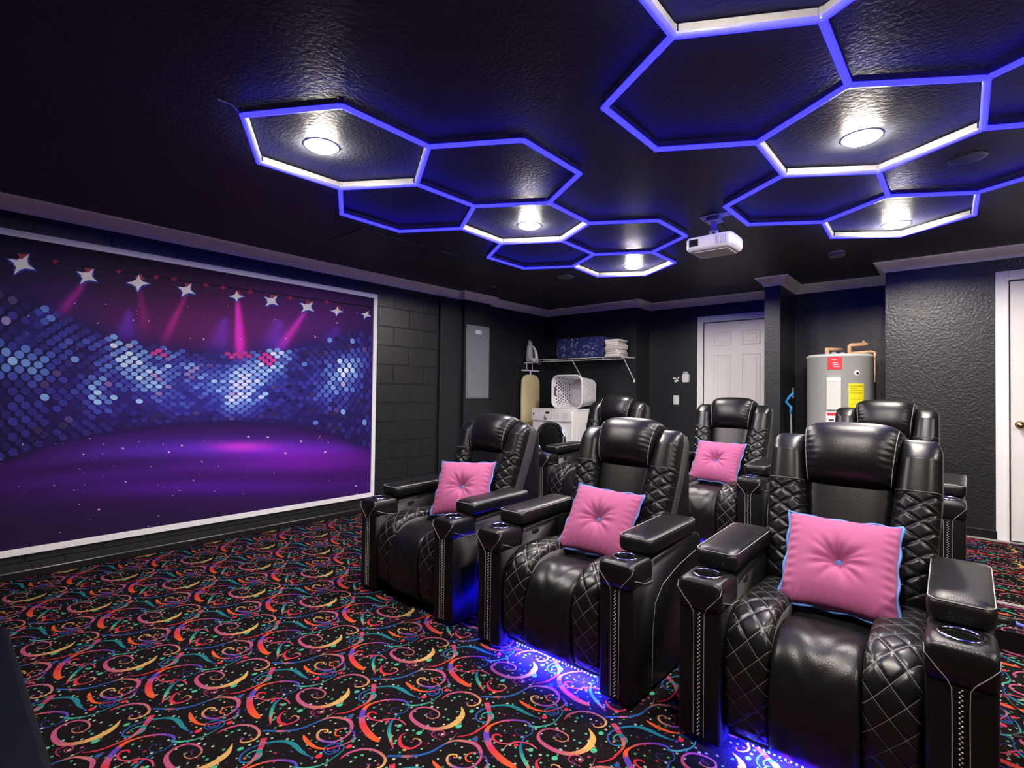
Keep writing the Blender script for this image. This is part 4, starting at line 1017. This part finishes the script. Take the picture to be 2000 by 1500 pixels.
cyl_patch('printed_figure', -.05, -.01, .885, .90, M_['ink'], .003, wl_); cyl_patch('printed_figure', -.03, .015, .845, .858, M_['ink'], .003, wl_); cyl_patch('printed_line', -.072, .028, .815, .818, M_['ink'], .003, wl_)
bm = bmesh.new()
z0 = HT+.002
tube(bm, [(-.105, -.05, z0), (-.105, -.05, z0+.075)], .019, 12); tube(bm, [(-.105, -.05, z0+.062), (.005, .06, z0+.062)], .014, 10)
o = obj('inlet_pipe', bm, M_['copper'], wh, True); tag(o, 'peach coloured pipe')
bm = bmesh.new(); tube(bm, [(.075, -.02, z0), (.075, -.02, z0+.085), (.082, -.02, z0+.095), (.20, .02, z0+.10), (.215, .05, z0+.10)], .016, 10); tube(bm, [(.185, .01, z0+.11), (.185, .01, z0+.13)], .010, 8)
o = obj('outlet_pipe', bm, M_['copper'], wh, True); tag(o, 'peach coloured bent pipe')
bm = bmesh.new(); tube(bm, [(.10, -.12, z0+.010), (.255, -.12, z0+.018), (.287, -.12, z0+.008)], .010, 8); tube(bm, [(.287, -.12, z0+.01), (.287, -.12, z0-.05)], .010, 8); tube(bm, [(.287, -.12, z0-.05), (.287, -.12, z0-.27)], .0045, 8)
tag(obj('relief_pipe', bm, M_['copper'], wh, True), 'thin peach coloured drain pipe')
bm = bmesh.new(); 
for x, y in ((-.105, -.05), (-.04, -.1), (.02, -.03)): lathe(bm, [(.022, z0-.004), (.022, z0+.018), (.014, z0+.026)], 14, (x, y, 0))
obj('fittings', bm, M_['greyplastic'], wh, True)
bm = bmesh.new()
for x, y in ((-.15, .12), (.15, .12), (0, -.2)): box(bm, x-.02, x+.02, y-.02, y+.02, 0, .03)
obj('foot', bm, M_['blackplastic'], wh)
# mop with a blue head-end and a wall socket
mp = empty('blue_handled_mop', (-1.268, 5.66, PZ), 'bent blue handle on a thin grey pole standing left of the water heater', 'mop')
bm = bmesh.new(); tube(bm, [(.02, .0, .0), (.005, .0, .97)], .008, 8); obj('pole', bm, M_['rail'], mp)
bm = bmesh.new(); tube(bm, [(.0, 0, .94), (.008, 0, 1.00), (-.040, 0, 1.055), (-.008, 0, 1.105), (.03, 0, 1.148)], [.014, .013, .013, .014, .008], 10); tag(obj('grip', bm, M_['bluetool'], mp, True), 'bent blue grip')
o = mbox('wall_socket', 0, .006, -.035, .035, -.055, .055, M_['greyplastic'], None, .002); o.location = (-1.335, 6.08, 1.235); tag(o, 'grey wall socket plate inside the alcove left of the water heater', 'socket')

# ---------------------------------------------------------------- foreground and floor odds and ends
bn = empty('bench', (-2.33, -.56, 0), 'dark smooth-topped bench cut off by the lower left corner of the picture', 'bench')
mbox('bench_top', -.53, 1.45, -.45, .79, .19, .25, mat('dark_bench_top', (.004, .005, .007), .45, spec=.2), bn, .02, 3)
mbox('bench_body', -.50, 1.40, -.42, .75, .0, .19, M_['matblack'], bn)
bm = bmesh.new(); pts = [onz(1955, 1365, .012), onz(1972, 1378, .008), onz(2000, 1402, .006), onz(2040, 1440, .006)]
pts2 = [(.13, 2.88, .012), (.16, 2.80, .007), (.22, 2.70, .007), (.20, 2.60, .007), (.14, 2.56, .007), (.24, 2.66, .007), (.40, 2.66, .007), (.7, 2.5, .007)]
tube(bm, [Vector(p) for p in crom(pts2, 6)], .004, 6); tag(obj('power_cord', bm, M_['blackplastic']), 'thin black cord lying on the carpet right of the nearest recliner', 'cord')
pg = empty('cable_plug', (.125, 2.72, .36), 'black cable plug with blue lit end behind the right arm of the nearest recliner', 'plug')
bm = bmesh.new(); tube(bm, [(-.045, -.01, 0), (.03, .01, -.006)], .014, 10); obj('plug_body', bm, M_['blackplastic'], pg, True)
bm = bmesh.new(); tube(bm, [(.03, .01, -.006), (.12, .03, -.03), (.20, .05, -.20), (.22, .06, -.355)], .005, 6); obj('lit_cable', bm, mat('blue_cable', (.05, .08, .5), .4, emit=(.1, .12, .8), es=1.0), pg, True)
